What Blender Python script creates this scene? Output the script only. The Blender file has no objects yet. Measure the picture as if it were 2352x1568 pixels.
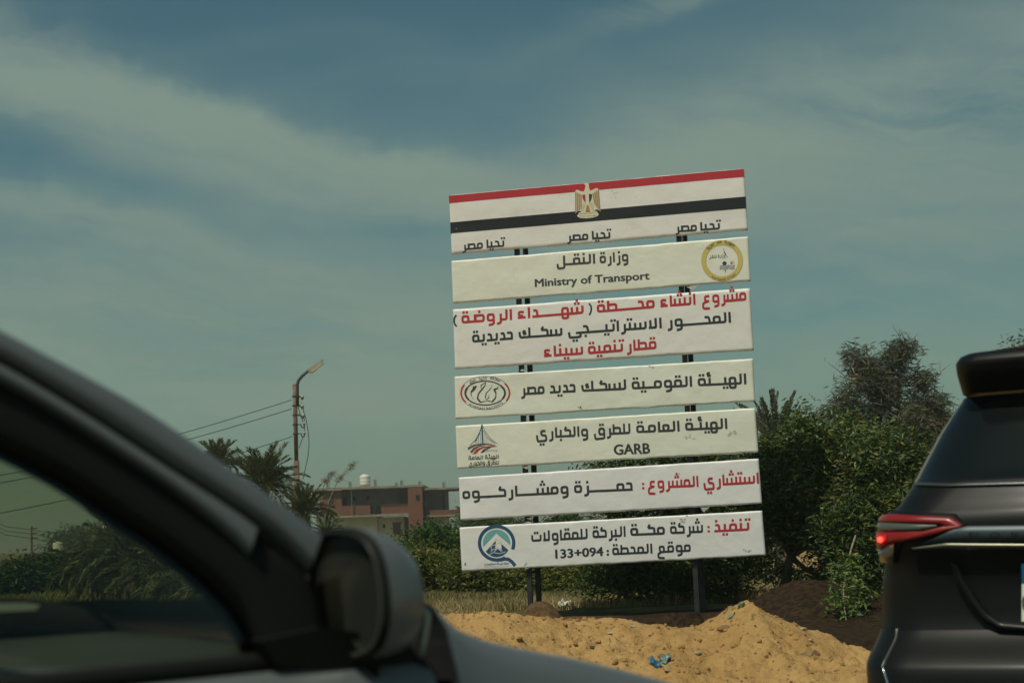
import bpy, math, random
import numpy as np
from mathutils import Vector
R_ = math.radians
rng = np.random.default_rng(7); random.seed(7)
SC = bpy.context.scene
COL = SC.collection
# ------------------------------------------------------------------ camera, sky, sun, exposure
F = 3800.0; CX, CY = 1176.0, 784.0; EYE = np.array([0, 0, 1.15])
PITCH = math.atan(441.0/F); ROLL = R_(2.14)
fw = np.array([0, math.cos(PITCH), math.sin(PITCH)])
up0 = np.array([0, -math.sin(PITCH), math.cos(PITCH)])
rt0 = np.array([1.0, 0, 0])
RT = rt0*math.cos(ROLL) - up0*math.sin(ROLL)
UP = up0*math.cos(ROLL) + rt0*math.sin(ROLL)
cam = bpy.data.cameras.new('camera'); camo = bpy.data.objects.new('camera', cam); COL.objects.link(camo)
cam.sensor_width = 36; cam.lens = 36*F/2352; cam.clip_start = 0.05; cam.clip_end = 12000
from mathutils import Matrix
camo.matrix_world = Matrix(((RT[0], UP[0], -fw[0], EYE[0]), (RT[1], UP[1], -fw[1], EYE[1]), (RT[2], UP[2], -fw[2], EYE[2]), (0, 0, 0, 1)))
cam.dof.use_dof = True; cam.dof.focus_distance = 23.0; cam.dof.aperture_fstop = 4.6
SC.camera = camo
SUN = np.array([-0.29, -0.40, 0.87]); SUN /= np.linalg.norm(SUN)
SUN_EL = math.asin(SUN[2]); SUN_AZ = math.atan2(SUN[0], SUN[1])
sl = bpy.data.lights.new('sun', 'SUN'); sl.energy = 2.75; sl.angle = R_(0.53); sl.color = (1.0, 0.93, 0.78)
so = bpy.data.objects.new('sun', sl); COL.objects.link(so)
so.rotation_euler = Vector(-SUN).to_track_quat('-Z', 'Y').to_euler(); so.location = (-20, -20, 40)
SC.view_settings.view_transform = 'Standard'; SC.view_settings.look = 'None'
SC.view_settings.exposure = 0.0; SC.view_settings.gamma = 1.0; SC.view_settings.use_curve_mapping = False

class NT:
    def __init__(s, nt): s.nt = nt; s.n = nt.nodes; s.l = nt.links
    def node(s, t, **k):
        n = s.n.new(t)
        for a, b in k.items(): setattr(n, a, b)
        return n
    def put(s, sock, v):
        if isinstance(v, bpy.types.NodeSocket): s.l.new(v, sock)
        elif isinstance(v, (tuple, list)) and len(v) == 3 and sock.type == 'RGBA': sock.default_value = (*v, 1)
        else: sock.default_value = v
    def m(s, op, a, b=0.0, c=None, clamp=False):
        n = s.node('ShaderNodeMath', operation=op); n.use_clamp = clamp
        s.put(n.inputs[0], a); s.put(n.inputs[1], b)
        if c is not None: s.put(n.inputs[2], c)
        return n.outputs[0]
    def mix(s, f, a, b, mode='MIX'):
        n = s.node('ShaderNodeMix', data_type='RGBA', blend_type=mode)
        s.put(n.inputs[0], f); s.put(n.inputs[6], a); s.put(n.inputs[7], b)
        return n.outputs[2]
    def noise(s, vec, scale, detail=4, rough=.5, dist=0.0):
        n = s.node('ShaderNodeTexNoise'); n.inputs['Scale'].default_value = scale; n.inputs['Detail'].default_value = detail
        n.inputs['Roughness'].default_value = rough; n.inputs['Distortion'].default_value = dist
        if vec is not None: s.l.new(vec, n.inputs['Vector'])
        return n.outputs[0]
    def ramp(s, v, a, b, lo=0.0, hi=1.0):
        n = s.node('ShaderNodeMapRange'); n.interpolation_type = 'SMOOTHSTEP'
        for i, x in enumerate((v, a, b, lo, hi)): s.put(n.inputs[i], x)
        return n.outputs[0]
    def comb(s, x, y, z):
        n = s.node('ShaderNodeCombineXYZ')
        for i, v in enumerate((x, y, z)): s.put(n.inputs[i], v)
        return n.outputs[0]

W = bpy.data.worlds.new('World'); SC.world = W; W.use_nodes = True
w = NT(W.node_tree); w.n.clear()
sky = w.node('ShaderNodeTexSky', sky_type='NISHITA'); sky.sun_disc = False
sky.sun_elevation = SUN_EL; sky.sun_rotation = SUN_AZ; sky.air_density = 1.0; sky.dust_density = 1.5; sky.ozone_density = 2.0
g = w.node('ShaderNodeNewGeometry')
tc = w.node('ShaderNodeTexCoord')
sep = w.node('ShaderNodeSeparateXYZ'); w.l.new(tc.outputs['Generated'], sep.inputs[0])
X, Y, Z = sep.outputs
az = w.m('ARCTAN2', X, Y); el = w.m('ARCSINE', Z)
# high thin cloud: long soft streaks, wound a little by noise
nv = w.comb(w.m('MULTIPLY', az, 1.0), w.m('MULTIPLY', el, 2.6), 0.0)
wob = w.m('MULTIPLY', w.m('SUBTRACT', w.noise(w.comb(az, el, 3.0), 7.0, 5, .6), .5), 0.075)
el2 = w.m('ADD', el, wob)
def streak(a0, e0, slope, curve, wid, a1, a2, gain):
    da = w.m('SUBTRACT', az, a0)
    line = w.m('ADD', w.m('ADD', w.m('MULTIPLY', da, slope), w.m('MULTIPLY', w.m('MULTIPLY', da, da), curve)), e0)
    q = w.m('DIVIDE', w.m('SUBTRACT', el2, line), wid)
    gss = w.m('EXPONENT', w.m('MULTIPLY', w.m('MULTIPLY', q, q), -1.0))
    win = w.m('MULTIPLY', w.ramp(az, a1-.08, a1+.06), w.ramp(az, a2+.08, a2-.06))
    return w.m('MULTIPLY', w.m('MULTIPLY', gss, win), gain)
# (azimuth, elevation, slope, curvature, half width, from, to, strength) in radians
ST = [(-.25, .268, -.27, .1, .011, -.60, .0, 1.3), (-.20, .246, -.22, .1, .016, -.60, .0, .42), (-.05, .205, -.10, .9, .026, -.30, .22, .75), (.20, .225, .26, -.2, .045, .0, .60, .7), (.12, .20, .1, 0, .04, .02, .4, .3),
      (-.24, .122, -.08, 0, .040, -.60, .0, 1.25), (-.12, .075, -.05, 0, .020, -.25, .2, .5), (.22, .150, .1, 0, .05, .15, .7, .55),
      (.22, .090, .0, 0, .022, .1, .6, .35), (.10, .318, .35, 0, .010, .05, .16, .35), (-.24, .188, -.25, 0, .016, -.5, -.1, .7)]
tot = None
for s_ in ST:
    v = streak(*s_); tot = v if tot is None else w.m('ADD', tot, v)
fib = w.noise(w.comb(w.m('ADD', w.m('MULTIPLY', az, .55), w.m('MULTIPLY', el, .4)), w.m('ADD', w.m('MULTIPLY', el2, 3.2), w.m('MULTIPLY', az, .5)), 1.0), 13.0, 7, .58, .15)
broad = w.noise(w.comb(w.m('MULTIPLY', az, .6), w.m('MULTIPLY', el, 2.2), 5.0), 4.5, 4, .5, .3)
mod = w.m('ADD', w.m('MULTIPLY', w.ramp(fib, .32, .70), .60), w.m('MULTIPLY', w.ramp(broad, .35, .68), .45))
cl = w.m('MULTIPLY', tot, w.m('ADD', .12, w.m('MULTIPLY', mod, 1.5)))
cl = w.m('ADD', cl, w.m('MULTIPLY', w.ramp(broad, .46, .72), w.m('MULTIPLY', w.ramp(el, .40, .20), .30)))
cl = w.m('ADD', cl, w.m('MULTIPLY', w.ramp(el, .17, .0), .60))
cl = w.m('SUBTRACT', 1.0, w.m('EXPONENT', w.m('MULTIPLY', cl, -1.25)))
tint = w.mix(1.0, sky.outputs[0], (0.375, 0.545, 0.435), 'MULTIPLY')
SKYC = w.node('ShaderNodeMix', data_type='RGBA'); 
cloudcol = w.mix(w.ramp(el, .05, .30), (2.20, 2.86, 2.28), (2.15, 2.92, 2.52))
final = w.mix(cl, tint, cloudcol)
w.n.remove(SKYC)
bg = w.node('ShaderNodeBackground'); w.l.new(final, bg.inputs[0]); bg.inputs[1].default_value = 0.10
wo = w.node('ShaderNodeOutputWorld'); w.l.new(bg.outputs[0], wo.inputs[0])

# ------------------------------------------------------------------ helpers
def ray(px, py):
    return fw + RT*((px-CX)/F) - UP*((py-CY)/F)
def P(px, py, d):
    r = ray(px, py); return EYE + r*(d/r[1])
def Ppl(px, py, p0, n):
    r = ray(px, py); return EYE + r*(np.dot(p0-EYE, n)/np.dot(r, n))
def ss(a, b, x): t = np.clip((x-a)/(b-a), 0, 1); return t*t*(3-2*t)
def hash2(ix, iy, s):
    n = (ix.astype(np.int64)*374761393 + iy.astype(np.int64)*668265263 + s*1442695041) & 0x7fffffff
    n = (n ^ (n >> 13)) * 1274126177 & 0x7fffffff
    return ((n ^ (n >> 16)) & 0xffff)/65535.0
def vn(x, y, s=0):
    x = np.asarray(x, float); y = np.asarray(y, float)
    ix, iy = np.floor(x), np.floor(y); fx, fy = x-ix, y-iy
    fx = fx*fx*(3-2*fx); fy = fy*fy*(3-2*fy)
    a, b, c, d = hash2(ix, iy, s), hash2(ix+1, iy, s), hash2(ix, iy+1, s), hash2(ix+1, iy+1, s)
    return (a*(1-fx)+b*fx)*(1-fy) + (c*(1-fx)+d*fx)*fy - .5
def fbm(x, y, o=4, s=0, r=.5):
    t = 0; a = 1
    for i in range(o): t = t + a*vn(x*2**i+17.3*i, y*2**i-9.1*i, s+i); a *= r
    return t
def props(o, label=None, cat=None, group=None, kind=None):
    for k, v in (('label', label), ('category', cat), ('group', group), ('kind', kind)):
        if v: o[k] = v
    return o
def loc_of(p):
    v = np.zeros(3)
    while p is not None: v = v + np.array(p.location); p = p.parent
    return v
def mk(name, V, Fc, mat, parent=None, smooth=False, col=None, local=False, mats=None, mi=None):
    V = np.asarray(V, float).reshape(-1, 3)
    if parent is not None and not local: V = V - loc_of(parent)
    me = bpy.data.meshes.new(name); me.from_pydata(V.tolist(), [], [list(map(int, f)) for f in Fc] if not isinstance(Fc, np.ndarray) else Fc.tolist())
    if mats: [me.materials.append(m) for m in mats]
    else: me.materials.append(mat)
    if mi is not None: me.polygons.foreach_set('material_index', mi)
    if smooth: me.polygons.foreach_set('use_smooth', [True]*len(me.polygons))
    if col is not None:
        a = me.color_attributes.new('Col', 'FLOAT_COLOR', 'POINT')
        c = np.ones((len(V), 4)); c[:, :3] = col; a.data.foreach_set('color', c.ravel())
    me.update()
    o = bpy.data.objects.new(name, me); COL.objects.link(o); o.parent = parent
    return o
def empty(name, loc, label, cat, group=None, rz=0):
    o = bpy.data.objects.new(name, None); COL.objects.link(o); o.location = [float(v) for v in loc]; o.rotation_euler = (0, 0, rz)
    o.empty_display_size = .3
    return props(o, label, cat, group)
class MB:
    def __init__(s): s.V = []; s.F = []; s.n = 0
    def add(s, V, Fc):
        V = np.asarray(V, float).reshape(-1, 3); s.V.append(V); s.F += [[i+s.n for i in f] for f in Fc]; s.n += len(V)
    def box(s, a, b):
        (x0, y0, z0), (x1, y1, z1) = a, b
        s.add([(x0,y0,z0),(x1,y0,z0),(x1,y1,z0),(x0,y1,z0),(x0,y0,z1),(x1,y0,z1),(x1,y1,z1),(x0,y1,z1)],
              [(0,3,2,1),(4,5,6,7),(0,1,5,4),(1,2,6,5),(2,3,7,6),(3,0,4,7)])
    def obox(s, c, ax, ay, az_):   # centre and three half axes
        c = np.array(c, float); ax, ay, az_ = map(np.array, (ax, ay, az_))
        V = [c+i*ax+j*ay+k*az_ for k in (-1, 1) for (i, j) in ((-1,-1),(1,-1),(1,1),(-1,1))]
        s.add(V, [(0,3,2,1),(4,5,6,7),(0,1,5,4),(1,2,6,5),(2,3,7,6),(3,0,4,7)])
    def tube(s, pts, rad, n=8, caps=True):
        pts = np.asarray(pts, float); rad = np.broadcast_to(np.asarray(rad, float), (len(pts),))
        V = []; prev = None
        for i, p in enumerate(pts):
            t = pts[min(i+1, len(pts)-1)] - pts[max(i-1, 0)]; t = t/(np.linalg.norm(t)+1e-9)
            if prev is None:
                a = np.cross(t, (0, 0, 1)) if abs(t[2]) < .9 else np.cross(t, (1, 0, 0))
            else: a = prev - t*np.dot(prev, t)
            a = a/(np.linalg.norm(a)+1e-9); prev = a; b = np.cross(t, a)
            for k in range(n):
                th = 2*math.pi*k/n; V.append(p + rad[i]*(a*math.cos(th)+b*math.sin(th)))
        Fc = [(i*n+k, i*n+(k+1) % n, (i+1)*n+(k+1) % n, (i+1)*n+k) for i in range(len(pts)-1) for k in range(n)]
        if caps: Fc += [tuple(range(n))[::-1], tuple((len(pts)-1)*n+k for k in range(n))]
        s.add(V, Fc)
    def build(s, name, mat, parent=None, smooth=False, local=False):
        return mk(name, np.concatenate(s.V), s.F, mat, parent, smooth, local=local)

def mat(name, col, rough=.7, metal=0.0, spec=.5, var=0.0, vscale=8, bump=0.0, bscale=40, coat=0.0, attr=False, trans=0.0, col2=None, emit=None, bdist=.01):
    m = bpy.data.materials.new(name); m.use_nodes = True
    t = NT(m.node_tree); b = t.n['Principled BSDF']
    tcn = t.node('ShaderNodeTexCoord').outputs['Object']
    c = None
    if attr:
        a = t.node('ShaderNodeVertexColor', layer_name='Col'); c = a.outputs[0]
        if var: c = t.mix(1.0, c, t.mix(t.noise(tcn, vscale, 3), (1-var,)*3, (1+var,)*3), 'MULTIPLY')
    elif var or col2:
        n = t.noise(tcn, vscale, 6, .6); f = t.ramp(n, .3, .7)
        c2 = col2 or tuple(x*(1-var) for x in col); c = t.mix(f, c2, tuple(min(1, x*(1+var*.4)) for x in col))
    if c is not None: t.l.new(c, b.inputs['Base Color'])
    else: b.inputs['Base Color'].default_value = (*col, 1)
    b.inputs['Roughness'].default_value = rough; b.inputs['Metallic'].default_value = metal
    b.inputs['Specular IOR Level'].default_value = spec; b.inputs['Coat Weight'].default_value = coat
    b.inputs['Coat Roughness'].default_value = .16
    if bump:
        bn = t.node('ShaderNodeBump'); bn.inputs['Strength'].default_value = bump; bn.inputs['Distance'].default_value = bdist
        t.l.new(t.noise(tcn, bscale, 5, .6), bn.inputs['Height']); t.l.new(bn.outputs[0], b.inputs['Normal'])
    if emit:
        b.inputs['Emission Color'].default_value = (*emit[:3], 1); b.inputs['Emission Strength'].default_value = emit[3]
    if trans:
        tr = t.node('ShaderNodeBsdfTranslucent'); t.put(tr.inputs[0], c if c is not None else col)
        mx = t.node('ShaderNodeMixShader'); mx.inputs[0].default_value = trans
        t.l.new(b.outputs[0], mx.inputs[1]); t.l.new(tr.outputs[0], mx.inputs[2]); t.l.new(mx.outputs[0], t.n['Material Output'].inputs[0])
    return m
def glassmat(name, tintc, ior=1.45, rough=0.0, refl=1.0):
    m = bpy.data.materials.new(name); m.use_nodes = True; t = NT(m.node_tree); t.n.remove(t.n['Principled BSDF'])
    tr = t.node('ShaderNodeBsdfTransparent'); tr.inputs[0].default_value = (*tintc, 1)
    gl = t.node('ShaderNodeBsdfGlossy'); gl.inputs['Roughness'].default_value = rough; gl.inputs[0].default_value = (refl,)*3+(1,)
    fr = t.node('ShaderNodeFresnel'); fr.inputs[0].default_value = ior
    mx = t.node('ShaderNodeMixShader'); t.l.new(fr.outputs[0], mx.inputs[0]); t.l.new(tr.outputs[0], mx.inputs[1]); t.l.new(gl.outputs[0], mx.inputs[2])
    t.l.new(mx.outputs[0], t.n['Material Output'].inputs[0]); return m

# ------------------------------------------------------------------ terrain
CREST_PX = [(600,1395),(860,1400),(1020,1409),(1060,1407),(1100,1404),(1150,1400),(1210,1414),(1300,1421),(1400,1417),(1450,1424),(1500,1431),(1560,1440),(1600,1436),(1640,1416),(1680,1392),(1706,1380),(1716,1375),(1726,1386),(1760,1406),(1800,1422),(1850,1444),(1900,1470),(1950,1490),(1990,1506),(2100,1535),(2300,1560)]
CR = np.array([P(x, y, 14.0) for x, y in CREST_PX]); CRX, CRZ = CR[:, 0], CR[:, 2]
MOUND = P(1840, 1345, 21.0)
def height(x, y):
    x = np.asarray(x, float); y = np.asarray(y, float)
    yc = 14.0 + .25*fbm(x*.9, x*0+3, 3, 5)
    h = np.interp(x, CRX, CRZ); h = np.where(x < CRX[0]-.0, h, h)
    fade = ss(-7, -3.5, x)*ss(9, 5, x)
    h = h*fade
    dy = y-yc
    front = np.clip(1+dy/3.6, 0, 1); front = np.where(front > 0, front**1.15, 0)
    front = front*(1+.10*np.sin(dy*2.1+x*1.3)*ss(0, -.5, dy)*ss(-3.5, -2, dy))
    back = np.clip(1-dy/1.0, 0, 1); back = ss(0, 1, back)
    prof = np.where(dy < 0, front, back)
    z = h*prof
    amp = ss(9.5, 11, y)*ss(17.5, 14.5, y)*fade*(1-.75*np.exp(-((x-2.01)/.28)**2)*ss(12.6, 13.6, y))
    lump = .10*fbm(x*1.7, y*1.7, 3, 11) + .045*fbm(x*6, y*6, 4, 21, .6) + .022*np.abs(fbm(x*22, y*22, 3, 31, .6))
    slide = ss(-.1, .25, fbm(x*.8+4, y*.8, 2, 44))
    rough_ = (.042*fbm(x*9, y*9, 4, 51, .7)+.065*np.maximum(0, fbm(x*19, y*19, 2, 57, .6)-.02))*(.3+.7*slide)
    z = z + amp*(lump*np.where(dy > -.3, .55, 1.0)*(.35+.65*ss(.0, -.5, dy)+.25)*1.15 + rough_*1.0)
    # heaped spoil behind the bank, right of the board
    z = z + .42*np.exp(-(((x-MOUND[0])/.80)**2+((y-20.6)/.9)**2)) + .16*np.exp(-(((x-4.9)/1.0)**2+((y-20.2)/1.0)**2)) + ss(16.5, 19, y)*ss(24, 21, y)*.05*fbm(x*3, y*3, 3, 15)
    z = z + .50*np.exp(-np.abs((x-.17)/.33)**2.4-((y-16.2)/.5)**2)
    z = z + .33*np.exp(-(((x-1.72)/.55)**2+((y-17.0)/.4)**2))*(1+fbm(x*4, y*4, 3, 8))
    z = z - .05*np.exp(-((y-15.6)/.5)**2)*fade
    z = z + ss(12, 20, y)*(.05*fbm(x*.7, y*.7, 3, 61)+.02*fbm(x*3, y*3, 3, 71))*ss(400, 100, y)
    return z
def axis(spans):
    out = []
    for a, b, st in spans: out += list(np.arange(a, b, st))
    return np.array(out+[spans[-1][1]])
gx = axis([(-5000,-400,600),(-400,-60,30),(-60,-8,2.5),(-8,-2,.4),(-2,5.6,.024),(5.6,12,.4),(12,60,2.5),(60,400,30),(400,5000,600)])
gy = axis([(-600,-20,60),(-20,0,2),(0,9,.5),(9,10.6,.08),(10.6,16.2,.024),(16.2,22,.07),(22,34,.3),(34,80,2),(80,400,15),(400,6000,500)])
XX, YY = np.meshgrid(gx, gy); ZZ = height(XX, YY)
nx, ny = len(gx), len(gy)
idx = np.arange(nx*ny).reshape(ny, nx)
FF = np.stack([idx[:-1, :-1], idx[:-1, 1:], idx[1:, 1:], idx[1:, :-1]], -1).reshape(-1, 4)
gm = bpy.data.materials.new('sandy_ground'); gm.use_nodes = True; t = NT(gm.node_tree); b = t.n['Principled BSDF']
tcg = t.node('ShaderNodeTexCoord').outputs['Object']; sp = t.node('ShaderNodeSeparateXYZ'); t.l.new(tcg, sp.inputs[0])
n1 = t.noise(tcg, 1.3, 5, .6); n2 = t.noise(tcg, 14, 5, .65); n3 = t.noise(tcg, 70, 3, .6)
c = t.mix(t.ramp(n1, .35, .65), (.45, .272, .100), (.56, .352, .140))
c = t.mix(t.m('MULTIPLY', t.ramp(n2, .50, .70), .55), c, (.27, .15, .06))
c = t.mix(t.m('MULTIPLY', t.ramp(n3, .62, .75), .35), c, (.56, .41, .22))
sx_ = sp.outputs[0]; spoil_shade_y = t.m('ADD', sp.outputs[1], t.m('ADD', t.m('MULTIPLY', t.m('SUBTRACT', n2, .5), 1.5), t.m('MULTIPLY', t.m('SUBTRACT', n1, .5), 1.6)))
damp = t.m('MULTIPLY', t.ramp(spoil_shade_y, 14.75, 15.25), t.ramp(sx_, -4.0, -2.0))
c = t.mix(damp, c, t.mix(t.ramp(sx_, .6, 1.6), t.mix(t.ramp(n2, .4, .6), (.085, .052, .026), (.15, .094, .044)), t.mix(t.ramp(n2, .4, .6), (.020, .013, .008), (.050, .031, .015))))  # dark spoil behind the crest, tree and board shade painted into its colour
far = t.ramp(t.m('ADD', sp.outputs[1], t.m('MULTIPLY', t.m('SUBTRACT', n1, .5), 4)), 22.5, 24.5)
nf = t.noise(tcg, .35, 5, .6)
cf = t.mix(t.ramp(nf, .4, .62), (.075, .085, .03), (.19, .15, .065))
c = t.mix(far, c, cf)
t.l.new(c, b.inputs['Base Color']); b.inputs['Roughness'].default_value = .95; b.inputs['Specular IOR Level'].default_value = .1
bn = t.node('ShaderNodeBump'); bn.inputs['Strength'].default_value = .8; bn.inputs['Distance'].default_value = .028
t.l.new(t.m('ADD', t.noise(tcg, 45, 6, .7), t.m('MULTIPLY', n2, 1.2)), bn.inputs['Height']); t.l.new(bn.outputs[0], b.inputs['Normal'])
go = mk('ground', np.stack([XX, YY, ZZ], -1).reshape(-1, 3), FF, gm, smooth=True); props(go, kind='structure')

# clods and pebbles lying on the bank
def icos(r):
    ph = (1+5**.5)/2
    V = np.array([(-1,ph,0),(1,ph,0),(-1,-ph,0),(1,-ph,0),(0,-1,ph),(0,1,ph),(0,-1,-ph),(0,1,-ph),(ph,0,-1),(ph,0,1),(-ph,0,-1),(-ph,0,1)], float)/1.9*r
    Fc = [(0,11,5),(0,5,1),(0,1,7),(0,7,10),(0,10,11),(1,5,9),(5,11,4),(11,10,2),(10,7,6),(7,1,8),(3,9,4),(3,4,2),(3,2,6),(3,6,8),(3,8,9),(4,9,5),(2,4,11),(6,2,10),(8,6,7),(9,8,1)]
    return V, Fc
sand_m = mat('clod_earth', (.36, .22, .088), .95, var=.25, vscale=20, spec=.1)
b_ = MB()
for i in range(6500):
    x = rng.uniform(-1.2, 4.6); y = rng.uniform(10.9, 14.6)
    if fbm(np.array([x*.9]), np.array([y*.9]), 2, 77)[0] < rng.uniform(-.25, .35): continue
    r = .005+.020*rng.random()**4
    V, Fc = icos(r); V = V*rng.uniform(.6, 1.3, 3)+rng.normal(0, r*.12, (12, 3))
    b_.add(V+[x, y, float(height(x, y))+r*.15], Fc)
o = b_.build('clods', sand_m); props(o, 'loose crumbs of dry sandy earth scattered over the sand bank', 'earth crumbs', kind='stuff')

road_m = mat('asphalt', (.055, .054, .05), .9, var=.3, vscale=30, bump=.4, bscale=200)
ca, sa = math.cos(R_(45)), math.sin(R_(45))
# road running away to the right, under the cars
rd = MB(); hd = np.array([.62, .785, 0]); sd = np.array([-hd[1], hd[0], 0])
for (a, bb) in ((-4.6, 3.6),):
    base = np.array([0.6, 3.2, .03])
    L0, L1 = -30, 4.6
    rd.add([base+hd*L0+sd*a, base+hd*L1+sd*a, base+hd*L1+sd*bb, base+hd*L0+sd*bb], [(0, 1, 2, 3)])
ro = rd.build('road', road_m); props(ro, kind='structure')
wl = mat('road_paint', (.7, .69, .62), .8, var=.3)
rl = MB()
for k in range(-6, 1):
    p = base+hd*(k*4.0)+sd*(-.2)+[0, 0, .004]
    rl.add([p-sd*.06, p+hd*2-sd*.06, p+hd*2+sd*.06, p+sd*.06], [(0, 1, 2, 3)])
props(rl.build('lane_marking', wl), kind='structure')

# thin dusty air over the whole place
hz_ = MB(); hz_.box((-5200, -700, -1.6), (5200, 6300, 11.5)); hm = bpy.data.materials.new('dusty_air'); hm.use_nodes = True; t = NT(hm.node_tree); t.n.remove(t.n['Principled BSDF'])
pv = t.node('ShaderNodeVolumePrincipled'); pv.inputs['Density'].default_value = .0007; pv.inputs['Color'].default_value = (.93, .93, .84, 1); pv.inputs['Anisotropy'].default_value = .25
t.l.new(pv.outputs[0], t.n['Material Output'].inputs['Volume'])
props(hz_.build('haze', hm), 'thin dusty haze in the air', 'haze', kind='stuff')

# ------------------------------------------------------------------ billboard
BL = P(1046, 880, 22.85); BR = P(1733, 850, 21.93)
bd = (BR-BL)*[1, 1, 0]; bd /= np.linalg.norm(bd)
BN = np.array([bd[1], -bd[0], 0.0])            # towards the camera
B0 = BL*[1, 1, 0]
def toB(px, py):
    q = Ppl(px, py, B0, BN); return np.array([np.dot(q-B0, bd), q[2]])
def Z1(x, y): return ((1030+x/3.0947)*.98, (380+y/3.0947)*.98)
def Z2(x, y): return ((1030+x/3.0545)*.98, (840+y/3.0545)*.98)
def disp(u, z):
    return .010*fbm(u*1.1, z*2.3, 2, 90) + .0045*fbm(u*4.2+z, z*5, 3, 95)
def onB(uz, k=0.0):
    uz = np.asarray(uz, float).reshape(-1, 2)
    return B0 + uz[:, :1]*bd + np.c_[np.zeros(len(uz)), np.zeros(len(uz)), uz[:, 1]] + BN*(disp(uz[:, 0], uz[:, 1])+k*.42)[:, None]
ROOT = B0+bd*2.0; ROOT = np.array([ROOT[0], ROOT[1], 0.0])
board = empty('billboard', ROOT, 'tall project billboard of seven white panels on dark steel posts behind the sand bank', 'billboard')
vinyl = []
for i, cc in enumerate([(.80,.79,.76), (.78,.80,.69), (.80,.79,.75), (.77,.79,.68), (.79,.80,.68), (.81,.80,.78), (.80,.79,.76)]):
    m = mat('panel_vinyl', cc, .42, spec=.45, bump=.3, bscale=6, bdist=.02)
    t = NT(m.node_tree); b = t.n['Principled BSDF']; tco = t.node('ShaderNodeTexCoord').outputs['Object']
    dirt = t.ramp(t.noise(tco, 3.5, 6, .7), .56, .74); d2 = t.ramp(t.noise(tco, 16, 4, .7), .66, .78)
    cl_ = t.mix(t.m('MULTIPLY', dirt, .30), cc, (cc[0]*.80, cc[1]*.74, cc[2]*.60))
    cl_ = t.mix(t.m('MULTIPLY', d2, .35), cl_, (.36, .33, .27))
    t.l.new(cl_, b.inputs['Base Color']); vinyl.append(m)
PAN = [([Z1(68,240), Z1(2208,45), Z1(2235,490), Z1(88,665)], 'panel with red, white and black flag stripes'),
       ([Z1(85,715), Z1(2238,538), Z1(2255,860), Z1(98,1022)], 'cream panel with the round yellow seal'),
       ([Z1(97,1067), Z1(2250,912), Z1(2277,1362), Z1(112,1500)], 'tallest panel with red and dark lettering on three lines'),
       ([Z2(107,128), Z2(2243,0), Z2(2258,305), Z2(115,432)], 'cream panel with the oval railway emblem'),
       ([Z2(115,482), Z2(2258,352), Z2(2282,670), Z2(128,790)], 'cream panel with the bridge emblem'),
       ([Z2(137,850), Z2(2283,715), Z2(2307,1037), Z2(150,1157)], 'white panel with one long line in dark and red'),
       ([Z2(143,1207), Z2(2308,1088), Z2(2335,1410), Z2(160,1523)], 'lowest panel with the round blue mountain emblem')]
panels = []
for i, (cn, lab) in enumerate(PAN):
    tl, tr, br, bl = [toB(*c_) for c_ in cn]
    NU, NV = 150, 26
    U, Vv = np.meshgrid(np.linspace(0, 1, NU), np.r_[0, .016, np.linspace(.05, .95, NV-4), .984, 1])
    top = tl+(tr-tl)*U[..., None]; bot = bl+(br-bl)*U[..., None]
    uz = top*(1-Vv[..., None])+bot*Vv[..., None]
    e = np.minimum(Vv, 1-Vv); ey = np.exp(-e/.05)
    # ragged vinyl hem
    uz[..., 1] += ey*.0065*fbm(U*26, Vv*0+i*7, 3, i)*np.where(Vv > .5, 1.4, .6)
    pts = onB(uz)
    H = (.011*fbm(U*16+Vv*5, Vv*3+i*3, 3, 120+i)*np.exp(-e/.10)+.006*np.abs(fbm(U*60, Vv*2, 2, 140+i))*np.exp(-(1-Vv)/.06))
    edge = np.minimum(e*NV, np.minimum(U, 1-U)*NU)
    H = H - np.where((Vv == 0) | (Vv == 1), .016, 0) - np.where((U == 0) | (U == 1), .006, 0)
    H = np.where(H > 0, -H*.5, H)
    pts = pts + BN*H.reshape(-1, 1)
    n0 = len(pts)
    id_ = np.arange(n0).reshape(NV, NU)
    Fc = np.stack([id_[:-1, :-1], id_[1:, :-1], id_[1:, 1:], id_[:-1, 1:]], -1).reshape(-1, 4).tolist()
    loop = list(id_[0, :])+list(id_[1:, -1])+list(id_[-1, -2::-1])+list(id_[-2:0:-1, 0])
    back = B0+np.array([np.dot(pts[k]-B0, bd) for k in loop])[:, None]*bd+np.c_[np.zeros((len(loop), 2)), pts[loop, 2]]-BN*.055
    m_ = len(loop)
    Fc += [[loop[k], loop[(k+1) % m_], n0+(k+1) % m_, n0+k] for k in range(m_)] + [[n0+k for k in range(m_)]]
    o = mk('panel', np.r_[pts, back], Fc, vinyl[i], board, smooth=True); o['label'] = lab; panels.append(o)

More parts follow.
